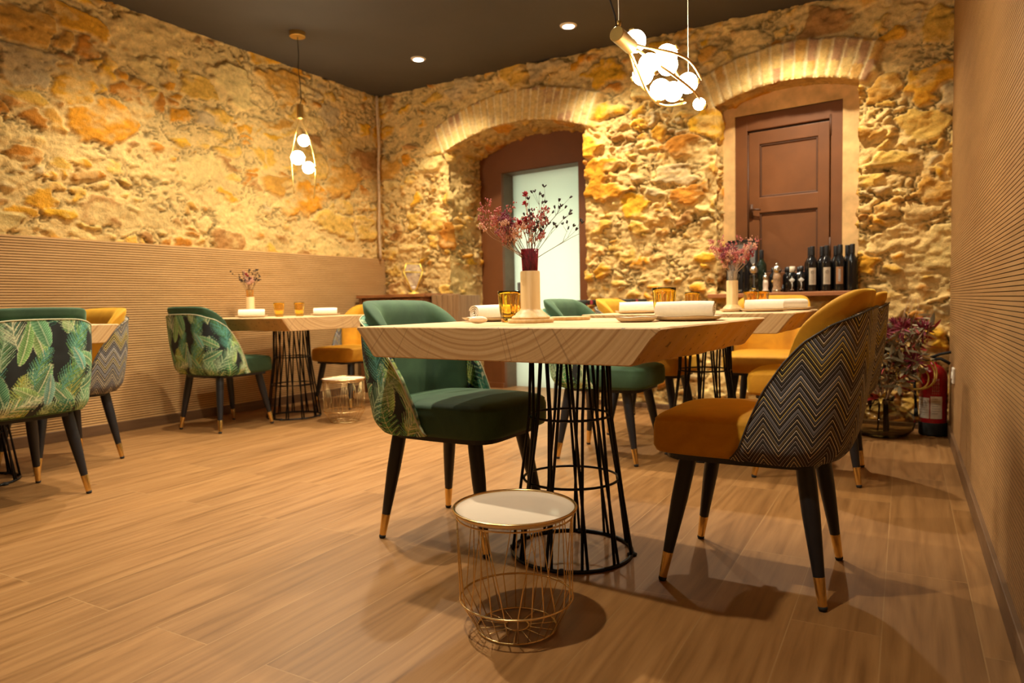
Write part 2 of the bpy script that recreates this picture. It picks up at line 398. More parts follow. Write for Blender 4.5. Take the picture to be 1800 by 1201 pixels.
def smooth(a, b, x): x = np.clip((x-a)/(b-a), 0, 1); return x*x*(3-2*x)
PAL = np.array([(.80, .50, .11), (.78, .38, .03), (.74, .32, .022), (.56, .22, .025), (.78, .46, .08), (.80, .58, .22), (.66, .34, .06), (.46, .23, .07), (.82, .44, .03), (.60, .44, .22)])
def _cells(W, cell, seed):
    Q = W/np.array(cell); I = np.floor(Q).astype(np.int64); n = len(W)
    d1 = np.full(n, 9.); d2 = np.full(n, 9.); ids = np.zeros((3, n))
    for dx in (-1, 0, 1):
        for dy in (-1, 0, 1):
            for dz in (-1, 0, 1):
                a, b, c_ = I[:, 0]+dx, I[:, 1]+dy, I[:, 2]+dz
                px = a+.10+.80*_hash(a, b, c_, 1+seed); py = b+.10+.80*_hash(a, b, c_, 2+seed); pz = c_+.10+.80*_hash(a, b, c_, 3+seed)
                wgt = .65+.70*_hash(a, b, c_, 4+seed)**1.5
                d = (np.abs(Q[:, 0]-px)**2.6+np.abs(Q[:, 1]-py)**2.6+np.abs(Q[:, 2]-pz)**2.6)**(1/2.6)/wgt
                m = d < d1; d2 = np.where(m, d1, np.minimum(d2, d)); d1 = np.where(m, d, d1)
                for q_ in range(3): ids[q_] = np.where(m, _hash(a, b, c_, 5+q_+seed), ids[q_])
    return (d2-d1)*cell[2]*.62, ids
def stones(P, cell=(.27, .34, .17), small=(.14, .17, .075), rough=1.0, seed=0, mortar=(.83, .575, .225), relief=1.0, plarge=.42, smear=.0, deep=.5):
    """height (m) and colour of rubble masonry at world points P"""
    W = P*1.0; WZ = P*np.array([.85, .85, 1.5]); F = lambda f, o, k: fbm(WZ*f, o, k+seed)
    w1 = np.stack([F(4.5, 3, 11)-.5, F(4.5, 3, 23)-.5, F(4.5, 3, 37)-.5], 1); w2 = np.stack([F(17, 2, 12)-.5, F(17, 2, 24)-.5, F(17, 2, 38)-.5], 1)
    Ww = W+w1*.15+w2*.055
    eA, iA = _cells(Ww, cell, seed); eB, iB = _cells(Ww, small, seed+40)
    big = iA[0] < plarge; e = np.where(big, eA, np.minimum(eB, eA)); ids = np.where(big[None, :], (iA*7.13) % 1, iB)
    n1 = F(13, 4, 51); n2 = F(42, 3, 61); n3 = F(2.6, 3, 71); n4 = F(24, 3, 75); rid = 1-np.abs(F(8, 4, 81)-.5)*4
    ee = e+(n1-.5)*.022+(n4-.5)*.010
    wj = .004+.012*smooth(.35, .65, n3)+.014*smear
    st = smooth(wj-.002, wj+.009, ee)
    expo = smooth(.04+.25*smear, .22+.25*smear, ids[1]+(n1-.5)*.5+(n3-.5)*.4)
    fac = 1-np.abs(F(6, 3, 83)-.5)*5; fac2 = 1-np.abs(F(15, 3, 85)-.5)*5
    vis = st*expo
    prot = (.004+.026*ids[2])*relief
    joint = smooth(.40, .60, F(5, 3, 97))*deep
    h = st*(.35+.65*expo)*prot+st*.012*joint*relief+(n1-.5)*.012*rough*relief-np.clip(fac, 0, 1)*.008*rough*relief-np.clip(fac2, 0, 1)*.004*rough*relief+(n4-.5)*.010*rough*relief+(n2-.5)*.005*rough
    crack = smooth(.0045, .0, np.abs(ee-wj*.6))*smooth(.44, .60, F(7, 3, 91))
    pits = smooth(.34, .24, n4)*smooth(.42, .6, F(9, 2, 93))
    h = h-crack*.016*relief-pits*.008
    k = (ids[0]*9.999).astype(int); col = PAL[k]
    col = col*(.62+.62*n1)[:, None]*(.82+.34*n4)[:, None]
    wash = smooth(.54, .70, F(11, 4, 99)+.08*smear)[:, None]*.55
    mo = np.array(mortar)*(.72+.46*n1)[:, None]*(.88+.24*n2)[:, None]
    mo = mo*np.where(n3 > .5, 1-.16*smooth(.5, .7, n3), 1)[:, None]
    col = col*(1-wash)+mo*1.02*wash
    C = mo*(1-vis)[:, None]+col*vis[:, None]
    C = C*(1-.62*crack[:, None]-.40*pits[:, None])
    return h, np.clip(C, 0, 1)

# ------------------------------------------------------------------ back wall geometry
B0 = np.array([.235, 4.92]); SL = -.1116; _n = math.hypot(1, SL)
BD = np.array([1/_n, SL/_n]); BN = np.array([-SL/_n, 1/_n])      # along wall ; away from room
def bwp(wc, z, off=0.0):
    wc = np.asarray(wc, float); return np.stack([B0[0]+BD[0]*wc+BN[0]*off, B0[1]+BD[1]*wc+BN[1]*off, z+0*wc], -1)
BROT = math.atan2(BD[1], BD[0])
DOOR = dict(c=-3.225, a=.728, sp=2.235, r=.14, z0=0.0, ring=.27, dep=.50)
WIN = dict(c=-.965, a=.462, sp=2.185, r=.085, z0=.86, ring=.25, dep=.17)
for d in (DOOR, WIN):
    d['R'] = (d['a']**2+d['r']**2)/(2*d['r']); d['zc'] = d['sp']+d['r']-d['R']
def sd_open(wc, z, d):
    """signed distance-ish to an arched opening (negative inside)"""
    side = np.abs(wc-d['c'])-d['a']; top = np.hypot(wc-d['c'], z-d['zc'])-d['R']; bot = d['z0']-z
    return np.maximum(np.maximum(side, top), bot)
def wall_surface(wc, z, P):
    h, C = stones(P, rough=1.2, relief=1.2, plarge=.50, smear=.05, deep=.9, small=(.17, .21, .085))
    for d in (DOOR, WIN):                                       # brick voussoirs over the openings
        rr = np.hypot(wc-d['c'], z-d['zc']); th = np.arctan2(wc-d['c'], z-d['zc'])
        amax = math.asin(min(1, (d['a']+.05)/d['R'])); s = th*(d['R']+.12)
        nz = fbm(P*12, 3, 5)-.5
        inside = smooth(.012, -.012, rr-(d['R']+d['ring'])+nz*.03)*smooth(.012, -.012, (d['R']-.004)-rr)*smooth(.012, -.012, np.abs(th)-amax+nz*.01)
        bw_ = .074; q = (s+nz*.008)/bw_; k = np.floor(q); f = np.abs(q-k-.5)*2
        half = np.floor((rr-d['R'])/.135+ _hash(k.astype(np.int64), k.astype(np.int64)*0, k.astype(np.int64)*0, 3)*.35)
        hr = _hash(k.astype(np.int64), half.astype(np.int64), 0*k.astype(np.int64), 8)
        mor = smooth(.66, .88, f+nz*.6)
        hb = .034-mor*.010+(fbm(P*30, 3, 15)-.5)*.010
        brick = np.where((hr > .66)[:, None], np.array([(.50, .27, .13)]), np.where((hr > .40)[:, None], np.array([(.66, .36, .09)]), np.array([(.76, .50, .17)])))
        brick = brick*(.85+.3*fbm(P*20, 3, 17))[:, None]
        coat = smooth(.34, .56, fbm(P*7, 3, 19))[:, None]; brick = brick*(1-.75*coat)+np.array([(.80, .57, .23)])*.75*coat
        cb = brick*(1-mor[:, None])+np.array([(.86, .68, .36)])*mor[:, None]
        h = h*(1-inside)+hb*inside; C = C*(1-inside[:, None])+cb*inside[:, None]
    return h, C
def make_back_wall():
    st = .0095; W = np.arange(-5.0, .04, st); nz_ = 310
    Wg, T = np.meshgrid(W, np.linspace(0, 1, nz_), indexing='ij')
    X0 = B0[0]+BD[0]*Wg; Z = T*(ceil_z(X0)+.01)
    wf, zf = Wg.ravel().copy(), Z.ravel().copy()
    keep = None; sdall = np.full(len(wf), 9.)
    for d in (DOOR, WIN):
        s = sd_open(wf, zf, d); near = np.abs(s) < st*.75
        dx = np.abs(wf-d['c'])-d['a']; rr = np.hypot(wf-d['c'], zf-d['zc']); tp = rr-d['R']; bt = d['z0']-zf
        mx = near & (dx >= tp) & (dx >= bt); wf[mx] = d['c']+np.sign(wf[mx]-d['c'])*d['a']
        mt = near & (tp > dx) & (tp >= bt); k = d['R']/rr[mt]; wf[mt] = d['c']+(wf[mt]-d['c'])*k; zf[mt] = d['zc']+(zf[mt]-d['zc'])*k
        mb = near & (bt > dx) & (bt > tp); zf[mb] = d['z0']
        sdall = np.minimum(sdall, sd_open(wf, zf, d))
    P = bwp(wf, zf); h, C = wall_surface(wf, zf, P)
    P2 = P.copy(); P2[:, 0] -= BN[0]*h; P2[:, 1] -= BN[1]*h
    mb = MB(); a, b = Wg.shape; idx = np.arange(a*b).reshape(a, b)
    q = np.stack([idx[:-1, :-1], idx[1:, :-1], idx[1:, 1:], idx[:-1, 1:]], -1).reshape(-1, 4)
    q = q[sdall[q].min(1) > -1e-4]
    mb.add(P2, q); cols = [C]
    # reveals : outline swept into the wall
    for d in (DOOR, WIN):
        pts = []; 
        for z in np.arange(d['z0'], d['sp'], .0125): pts.append((d['c']-d['a'], z, -1, 0))
        am = math.asin(d['a']/d['R'])
        for th in np.linspace(-am, am, int(2*am*d['R']/.0125)): pts.append((d['c']+d['R']*math.sin(th), d['zc']+d['R']*math.cos(th), math.sin(th), math.cos(th)))
        for z in np.arange(d['sp'], d['z0'], -.0125): pts.append((d['c']+d['a'], z, 1, 0))
        pts.append((d['c']+d['a'], d['z0'], 1, 0))
        if d is WIN:
            for x in np.arange(d['c']+d['a'], d['c']-d['a'], -.0125): pts.append((x, d['z0'], 0, -1))
            pts.append(pts[0])
        pts = np.array(pts); nd = int(d['dep']/.0125)+2; D_ = np.linspace(0, d['dep'], nd)
        G = np.zeros((len(pts), nd, 3)); 
        for j, dd in enumerate(D_): G[:, j] = bwp(pts[:, 0], pts[:, 1], dd)
        Pf = G.reshape(-1, 3); hh, CC = stones(Pf, rough=1.3, relief=1.2, plarge=.2, deep=1.0)
        hw, CW = wall_surface(pts[:, 0], pts[:, 1], bwp(pts[:, 0], pts[:, 1]))
        wgt = np.clip(D_/.03, 0, 1)[None, :]*np.ones((len(pts), 1)); wgt *= np.clip((d['dep']-D_)/.03, 0, 1)[None, :]
        hh = hh.reshape(len(pts), nd)*wgt
        n3 = np.stack([pts[:, 2]*BD[0], pts[:, 2]*BD[1], pts[:, 3]], -1)
        G = G-n3[:, None, :]*hh[..., None]
        f0 = np.clip(1-D_/.02, 0, 1)
        G[:, :, 0] -= BN[0]*hw[:, None]*f0; G[:, :, 1] -= BN[1]*hw[:, None]*f0
        CC = CC.reshape(len(pts), nd, 3); CC[:, 0] = CW; 
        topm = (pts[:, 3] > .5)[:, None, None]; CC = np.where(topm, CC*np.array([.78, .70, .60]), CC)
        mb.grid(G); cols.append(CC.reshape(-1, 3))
    o = mb.build('wall_back', 'stone', col=np.concatenate(cols)); tag(o, kind='structure'); return o
make_back_wall()

# ------------------------------------------------------------------ left wall (rubble above a slatted wainscot)
LX0 = np.array([-4.71, 2.05]); LD = np.array([.037, 1.0]); LD = LD/np.linalg.norm(LD); LN = np.array([-LD[1], LD[0]])  # away from room
def lwp(s, z, off=0.0):
    s = np.asarray(s, float); return np.stack([LX0[0]+LD[0]*s+LN[0]*off, LX0[1]+LD[1]*s+LN[1]*off, z+0*s], -1)
LS1 = 3.42
s_ = np.concatenate([np.arange(-4.6, -1.0, .06), np.arange(-1.0, LS1+.1, .0105)])
S, T = np.meshgrid(s_, np.linspace(0, 1, 165), indexing='ij'); X0 = LX0[0]+LD[0]*S
Z = 1.25+T*(ceil_z(X0)+.01-1.25); P = lwp(S.ravel(), Z.ravel())
h, C = stones(P, cell=(.3, .36, .24), small=(.17, .20, .10), rough=.95, seed=100, relief=.85, plarge=.55, smear=.12, deep=.35)
P[:, 0] -= LN[0]*h; P[:, 1] -= LN[1]*h
mb = MB(); mb.grid(P.reshape(*S.shape, 3)); tag(mb.build('wall_left', 'stone', col=C), kind='structure')

def slats(name, p0, p1, nrm, z0, z1, pitch, th, groove=.22, gd=.006, mat='panel_wood'):
    """horizontal slatted panel between plan points, face set out by th"""
    prof = []; z = z0
    while z < z1-pitch*.5:
        prof += [(th, z), (th, z+pitch*(1-groove)), (th-gd, z+pitch*(1-groove)), (th-gd, z+pitch)]; z += pitch
    prof += [(th, z), (th, z+.012), (0, z+.012)]
    p0, p1, nrm = np.array(p0), np.array(p1), np.array(nrm)
    V = []
    for e in (p0, p1): V += [(e[0]+nrm[0]*o_, e[1]+nrm[1]*o_, z_) for o_, z_ in prof]
    m = len(prof); mb = MB(); mb.add(V, [])
    for i in range(m-1):
        mb.f.append((i, i+m, i+m+1, i+1)); mb.mi.append(1 if i % 4 in (1, 2, 3) and i < m-3 else 0)
    return tag(mb.build(name, [mat, 'groove'], smooth=False), kind='structure')
a, b = lwp(-4.6, 0)[:2], lwp(LS1, 0)[:2]
slats('trim_1', a, b, -LN, .07, 1.275, .0166, .03, .30, .009)
def prism(name, a, b, nrm, t0, t1, z0, z1, mat, bev=.003):
    a, b, nrm = np.array(a[:2]), np.array(b[:2]), np.array(nrm); V = []
    for e in (a, b):
        for o_, z_ in ((t0, z0), (t1, z0), (t1, z1), (t0, z1)): V.append((e[0]+nrm[0]*o_, e[1]+nrm[1]*o_, z_))
    mb = MB(); mb.add(V, [(0, 1, 2, 3), (7, 6, 5, 4), (0, 4, 5, 1), (1, 5, 6, 2), (2, 6, 7, 3), (3, 7, 4, 0)])
    return tag(mb.build(name, mat, smooth=False, bevel=bev), kind='structure')
prism('baseboard_left', a, b, -LN, -.01, .042, 0, .07, 'skirting_wood')
# right wall slats full height, wall line x=.235
slats('wall_right', (.245, -2.6), (.245, 4.96), (-1, 0), .06, 2.80, .0126, .010, .19, .006, 'panel_wood_right')
prism('baseboard_right', (.245, -2.6), (.245, 4.95), (-1, 0), -.01, .024, 0, .075, 'skirting_wood')
for i, (wa, wb) in enumerate(((-4.85, DOOR['c']-DOOR['a']), (DOOR['c']+DOOR['a'], .02))):
    prism('baseboard_back' if i == 0 else 'trim_3', bwp(wa, 0)[:2], bwp(wb, 0)[:2], -BN, -.02, .035, 0, .035, 'skirting_wood')
# corner conduit
mb = MB(); cpt = lwp(3.40, 0); pts = [(cpt[0]+.055+.012*math.sin(z*3.1)+.004*math.sin(z*11), cpt[1]-.075, z) for z in np.linspace(1.29, 2.88, 30)]
mb.tube(pts, .014, 8); tag(mb.build('trim_2', 'conduit_cream'), kind='structure')

# floor, ceiling, unseen fourth wall
mb = MB(); mb.add([(-5.4, -2.7, 0), (.4, -2.7, 0), (.4, 6.2, 0), (-5.4, 6.2, 0), (-5.4, -2.7, -.1), (.4, -2.7, -.1), (.4, 6.2, -.1), (-5.4, 6.2, -.1)],
                  [(0, 1, 2, 3), (7, 6, 5, 4), (0, 4, 5, 1), (1, 5, 6, 2), (2, 6, 7, 3), (3, 7, 4, 0)])
tag(mb.build('floor', 'floor_planks', smooth=False), kind='structure')
mb = MB(); za, zb = ceil_z(-5.4), ceil_z(.4)
mb.add([(-5.4, -2.7, za), (.4, -2.7, zb), (.4, 6.2, zb), (-5.4, 6.2, za), (-5.4, -2.7, za+.1), (.4, -2.7, zb+.1), (.4, 6.2, zb+.1), (-5.4, 6.2, za+.1)],
       [(3, 2, 1, 0), (4, 5, 6, 7), (0, 1, 5, 4), (1, 2, 6, 5), (2, 3, 7, 6), (3, 0, 4, 7)])
tag(mb.build('ceiling', 'ceiling_paint', smooth=False), kind='structure')
mb = MB(); mb.box(-5.4, .4, -2.7, -2.6, 0, 3.0); tag(mb.build('wall_front', 'plaster', smooth=False), kind='structure')

# ------------------------------------------------------------------ door and shuttered window set in the back wall
def wbox(mb, w0, w1, z0, z1, o0, o1):
    """box in wall coordinates (along wall, height, depth into the wall)"""
    V = [bwp(a_, z_, o_) for a_ in (w0, w1) for o_ in (o0, o1) for z_ in (z0, z1)]
    mb.add(V, [(0, 1, 3, 2), (4, 6, 7, 5), (0, 4, 5, 1), (2, 3, 7, 6), (0, 2, 6, 4), (1, 5, 7, 3)]); return mb
dz1, dl, dr, dd = 2.075, -3.70, -2.845, .66
# brown timber surround filling the arch, with the doorway cut out
mb = MB(); outl = []
am = math.asin(.775/(DOOR['R']+.03)); c_, R_ = DOOR['c'], DOOR['R']+.03
arc = [(c_+R_*math.sin(a_), DOOR['zc']+R_*math.cos(a_)) for a_ in np.linspace(-am, am, 25)]
xs = [p[0] for p in arc]
for o_ in (.485, .52):
    mb2 = [(*bwp(x, z, o_),) for x, z in arc] + [(*bwp(x, dz1, o_),) for x in xs]
    mb.add(mb2, [(i, i+1, 25+i+1, 25+i) for i in range(24)])
wbox(mb, c_-.775, dl, 0, dz1, .485, .52); wbox(mb, dr, c_+.775, 0, dz1, .485, .52)
door = mb.build('door_1', 'door_brown', smooth=False); tag(door, kind='structure')
mb = MB(); wbox(mb, dl-.01, dl, 0, dz1, .52, .72); wbox(mb, dr, dr+.01, 0, dz1, .52, .72); wbox(mb, dl-.01, dr+.01, dz1, dz1+.01, .52, .72)
mb.build('door_lining', 'jamb_brown', door, smooth=False)
mb = MB(); wbox(mb, dl, dr, .0, dz1, .68, .72); leaf = mb.build('door_leaf', 'mint', door, smooth=False)
mb = MB(); wbox(mb, dl+.035, dl+.08, .90, 1.03, .672, .682); mb.build('lock_plate', 'slate', leaf, smooth=False, bevel=.003)
mb = MB(); wbox(mb, dr-.04, dr-.02, 1.40, 1.50, .66, .682); mb.build('door_handle', 'steel', leaf, smooth=False, bevel=.004)
mb = MB(); wbox(mb, c_-.80, dl, 0, .05, .46, .5); mb.build('skirting_block', 'door_brown', door, smooth=False)

lb_ = bpy.data.lights.new('next_room_light', 'AREA'); lb_.energy = 42; lb_.color = (1.0, .98, .86); lb_.shape = 'RECTANGLE'; lb_.size = .9; lb_.size_y = 1.9
lo_ = bpy.data.objects.new('next_room_light', lb_); COL.objects.link(lo_); p = bwp((dl+dr)/2, 1.05, 1.55); lo_.location = tuple(float(q_) for q_ in p); lo_.rotation_euler = (-PI/2, 0, BROT)
# window: plaster band, brown timber frame and a single shutter leaf
wc0 = WIN['c']; sl_, sr_, st_ = -1.345, -.628, 2.135
mb = MB(); R_ = WIN['R']+.03; am = math.asin((WIN['a']+.04)/R_)
arc = [(wc0+R_*math.sin(a_), WIN['zc']+R_*math.cos(a_)) for a_ in np.linspace(-am, am, 21)]
mb.add([bwp(x, z, .165) for x, z in arc]+[bwp(x, st_, .165) for x, z in arc], [(i, i+1, 22+i, 21+i) for i in range(20)])
wbox(mb, wc0-.5, sl_, .84, st_, .165, .19); wbox(mb, sr_, wc0+.5, .84, st_, .165, .19)
win = mb.build('window_1', 'plaster', smooth=False); tag(win, kind='structure')
mb = MB(); wbox(mb, sl_, sl_+.085, .86, st_, .175, .23); wbox(mb, sr_-.075, sr_, .86, st_, .175, .23); wbox(mb, sl_, sr_, st_-.11, st_, .176, .23)
wf = mb.build('window_frame', 'shutter_brown', win, smooth=False, bevel=.004)
mb = MB(); L0, L1, Z0, Z1 = sl_+.095, sr_-.083, .90, st_-.125
wbox(mb, L0, L1, Z0, Z1, .195, .225)
for x0, x1 in ((L0, L0+.075), (L1-.075, L1)): wbox(mb, x0, x1, Z0, Z1, .180, .20)
for z0, z1 in ((Z0, Z0+.11), (1.435, 1.545), (Z1-.09, Z1)): wbox(mb, L0, L1, z0, z1, .1805, .20)
lf = mb.build('shutter_leaf', 'shutter_brown', win, smooth=False, bevel=.004)
mb = MB()
for (z0, z1) in ((Z0+.11, 1.435), (1.545, Z1-.09)):
    for a_, b_, c1, c2 in ((L0+.075, L0+.087, z0, z1), (L1-.087, L1-.075, z0, z1), (L0+.075, L1-.075, z1-.012, z1), (L0+.075, L1-.075, z0, z0+.012)): wbox(mb, a_, b_, c1, c2, .187, .197)
mb.build('panel_moulding', 'shutter_dark', lf, smooth=False, bevel=.003)
for zz_ in (1.98, 1.16):
    mb = MB(); p = bwp(L1+.006, 0, .178); mb.tube([(p[0], p[1], zz_-.07), (p[0], p[1], zz_+.07)], .008, 10); mb.build('hinge', 'shutter_dark', lf)
mb = MB(); p = bwp(L0+.02, 0, .172); mb.tube([(p[0], p[1], 1.44), (p[0], p[1], 1.46), (p[0]+.0, p[1]-.02, 1.462)], .006, 8); p2 = bwp(L0+.09, 1.455, .150)
mb.tube([(p[0], p[1]-.02, 1.462), tuple(p2)], .007, 8); mb.box(p[0]-.012, p[0]+.012, p[1]-.004, p[1]+.006, 1.40, 1.50); mb.build('window_handle', 'shutter_dark', lf)
mb = MB(); p = bwp(L0-.004, 0, .178); mb.tube([(p[0], p[1], 1.0), (p[0], p[1], st_-.14)], .006, 8); mb.build('bolt_rod', 'shutter_dark', lf)
# timber shelf across the window sill
mb = MB(); wbox(mb, WIN['c']-WIN['a']-.03, WIN['c']+WIN['a']-.01, .832, .862, -.10, .16)
tag(mb.build('window_shelf', 'shelf_wood', smooth=False, bevel=.004), 'long orange-brown timber shelf under the shuttered window carrying bottles', 'shelf')

# ------------------------------------------------------------------ ceiling downlights
DLAB = {2: 'recessed downlight above the mustard chair under the bottle shelf', 3: 'recessed downlight between the left wall table and the second table', 4: 'recessed downlight straight above the second table', 5: 'recessed downlight above the leafy chair by the slatted left wall',
        6: 'recessed downlight above the empty floor left of the front table', 7: 'recessed downlight just in front of the brass tray table', 8: 'recessed downlight in front of the leafy chair at the far left edge', 9: 'recessed downlight behind the camera'}
for i, (x, y, pw) in enumerate(DOWNLIGHTS):
    z = ceil_z(x); lab = ('recessed round downlight nearest the corner of the two stone walls' if i == 0 else
                          'recessed round downlight in the ceiling in front of the mint doorway' if i == 1 else DLAB[i])
    e = empty('downlight', (x, y, z), 0, lab, 'ceiling light', 'recessed ceiling downlights')
    mb = MB(); mb.lathe([(.042, -.010), (.046, -.0015), (.058, -.006), (.062, -.001), (.062, .004), (.04, .004)], 40, caps=False); mb.build('trim_ring', 'white_plastic', e)
    mb = MB(); mb.lathe([(.0001, -.006), (.043, -.0055), (.043, .0)], 32, caps=False); mb.build('lens', 'downlight_lens', e)
    l = bpy.data.lights.new('downlight_beam', 'SPOT'); l.energy = SPOT_W*pw; l.color = SPOT_COL; l.spot_size = math.radians(125); l.spot_blend = .9; l.shadow_soft_size = .03
    lo = bpy.data.objects.new('downlight_beam', l); COL.objects.link(lo); lo.parent = e; lo.location = (0, 0, -.02)

# ------------------------------------------------------------------ chair
def interp(x, xs, ys): return float(np.interp(x, xs, ys))
SH_HW = .244; SH_R = .135; SH_REAR = -.272
S_STR = SH_HW-SH_R; S_ARC = PI/2*SH_R; S_SIDE = 0.0-(SH_REAR+SH_R)+.012; S_MAX = S_STR+S_ARC+S_SIDE
def plan(s):
    """plan curve of the shell (outer) : s=0 rear centre -> S_MAX wing tip, sign gives side; returns x,y,nx,ny"""
    a = abs(s); g = 1 if s >= 0 else -1
    if a < S_STR: x, y, nx, ny = SH_REAR, a, -1, 0
    elif a < S_STR+S_ARC:
        t_ = (a-S_STR)/SH_R; x = SH_REAR+SH_R-SH_R*math.cos(t_); y = S_STR+SH_R*math.sin(t_); nx, ny = -math.cos(t_), math.sin(t_)
    else: x = SH_REAR+SH_R+(a-S_STR-S_ARC); y = SH_HW; nx, ny = 0, 1
    return x, y*g, nx, ny*g
TOPF = ([-.272, -.255, -.20, -.15, -.11, -.07, -.04, -.012, .004, .014], [.788, .780, .752, .708, .650, .576, .50, .42, .398, .388])
def shell_pt(s, v, off=0.0):
    x, y, nx, ny = plan(s); a = abs(s)
    zt = interp(x, *TOPF)+.006*max(0, 1-(a/.2)**2)
    zb = interp(x, [-.28, -.20, -.13, -.05, .014], [.392, .382, .376, .379, .387])
    z = zb+(zt-zb)*v
    k = max(0, (z-.39)/.40); rearw = min(1, max(0, (-x-.02)/.22))
    bow = .010*math.sin(min(1, max(0, k))*PI)
    x -= (.052*k-.02*(1-k)**3*0)*rearw; y *= 1+.035*k*(1 if a > S_STR else a/S_STR)
    tuck = .022*max(0, 1-v*(zt-zb)/.05)**2 if zt-zb > .08 else 0
    o = off-tuck+bow
    return (x+nx*o, y+ny*o, z)
def leaf_pattern(U, V, seed=3):
    """tropical print: colours per point for fabric coordinates in metres"""
    rnd = random.Random(seed); n = len(U); C = np.tile(np.array([(.012, .018, .020)]), (n, 1))
    nzv = vnoise(np.stack([U*30, V*30, 0*U], 1), 3)
    C *= (.6+.8*nzv)[:, None]
    def local(cx, cy, ang): 
        dx, dy = U-cx, V-cy; c_, s_ = math.cos(ang), math.sin(ang); return dx*c_+dy*s_, -dx*s_+dy*c_
    greens = [(.07, .22, .07), (.14, .34, .09), (.04, .19, .10), (.22, .40, .12), (.09, .28, .13), (.03, .14, .08)]
    pale = [(.58, .68, .38), (.42, .60, .38), (.66, .70, .46)]
    def frond(cx, cy, ang, L, col, col2):
        x, y = local(cx, cy, ang); y = y-.10*x*x/L*3
        t_ = x/L; m0 = (t_ > 0) & (t_ < 1)
        sl = x-np.abs(y)*1.25; k = np.floor(sl/.0125); f = sl/.0125-k
        w_ = L*.27*np.sqrt(np.clip(np.sin(np.clip(t_*.92+.06, 0, 1)*PI), 0, 1)); rel = np.abs(y)/np.maximum(w_, 1e-4)
        lw = .66*(1-rel**1.8)
        m = m0 & (rel < 1) & (np.abs(f-.5) < lw*.62) & (sl/L > 0) & (sl/L < .97)
        sh = _hash(k.astype(np.int64), (y > 0).astype(np.int64), 0*k.astype(np.int64), seed)
        cc = np.array(col)[None]*(1-sh[:, None])+np.array(col2)[None]*sh[:, None]
        C[m] = cc[m]*(.8+.5*(f[m] > .5))[:, None]
        m = m0 & (np.abs(y) < .0016); C[m] = np.array(col2)
    def banana(cx, cy, ang, L, Wd, col, col2):
        x, y = local(cx, cy, ang); y = y-.06*np.sin(x/L*PI)*L*.5; t_ = x/L
        w_ = Wd*np.clip(np.sin(np.clip(t_, 0, 1)**.8*PI), 0, 1)**.62
        w_ = w_*(1-.10*(np.sin(x*260+y*0) > .9))
        m = (t_ > 0) & (t_ < 1) & (np.abs(y) < w_)
        r = np.abs(y)/np.maximum(w_, 1e-4)
        vein = np.abs(((x-np.abs(y)*.55)/.0085) % 1-.5)*2
        cc = np.array(col)[None]*(.75+.45*r[:, None])+np.array(col2)[None]*(smooth(.55, 1.0, vein)*.85*(.35+.65*r))[:, None]
        cc = cc*np.where(y > 0, 1.15, .80)[:, None]*(.75+.5*nzv)[:, None]
        C[m] = cc[m]
        m2 = m & (r > .93); C[m2] = np.array(col2)*.9
        m2 = m & (np.abs(y) < .0022); C[m2] = np.array(col2)
    def monstera(cx, cy, ang, L, col, col2):
        x, y = local(cx, cy, ang); t_ = x/L
        w_ = L*.46*np.clip(np.sin(np.clip(t_+.10, 0, 1)*PI*.93), 0, 1)**.5
        r = np.abs(y)/np.maximum(w_, 1e-4); ph = (x-np.abs(y)*.45)/(L*.145)
        cut = (np.abs((ph % 1)-.5) < .13+.12*r) & (r > .32)
        m = (t_ > -.08) & (t_ < 1) & (r < 1) & ~cut
        C[m] = (np.array(col)[None]*(.6+.8*np.abs(((ph+.5) % 1)-.5)*2)[:, None])[m]
        m2 = m & ((np.abs(y) < .002) | ((np.abs(((ph+.5) % 1)-.5) < .05) & (r < .9))); C[m2] = np.array(col2)
    us, vs = np.arange(-.56, .60, .080), np.arange(.34, .92, .085)
    spots = [(u+rnd.uniform(-.04, .04), v_+rnd.uniform(-.04, .04)) for u in us for v_ in vs]; rnd.shuffle(spots)
    for i, (u, v_) in enumerate(spots):
        k = (i*5) % 7; ang = rnd.choice([1.2, 1.9, 1.5, .7, 2.4, 1.55])+rnd.uniform(-.25, .25)
        if k in (0, 3): banana(u, v_-.07, ang, rnd.uniform(.13, .20), rnd.uniform(.022, .036), rnd.choice(greens[1:5]), rnd.choice(pale))
        elif k in (1, 2, 4, 5): frond(u, v_-.08, ang, rnd.uniform(.16, .22), rnd.choice(greens), rnd.choice(pale+[(.45, .48, .10), (.10, .34, .30)]))
        else: monstera(u, v_-.05, ang, rnd.uniform(.10, .14), rnd.choice([(.04, .20, .13), (.02, .13, .09), (.06, .24, .09)]), rnd.choice(pale))
    for i in range(5):
        u, v_ = rnd.uniform(-.5, .5), rnd.uniform(.4, .8); banana(u, v_, rnd.uniform(1, 2.2), rnd.uniform(.10, .15), .022, rnd.choice([(.10, .36, .30), (.16, .40, .34), (.13, .33, .10)]), (.52, .60, .42))
    return C
def grid_shell(nu, nv):
    us = np.linspace(-S_MAX, S_MAX, nu); vs = np.linspace(0, 1, nv); TH = .021
    O = np.array([[shell_pt(s, v, 0) for v in vs] for s in us]); I_ = np.array([[shell_pt(s, v*.995, -TH) for v in vs] for s in us])
    return us, vs, O, I_
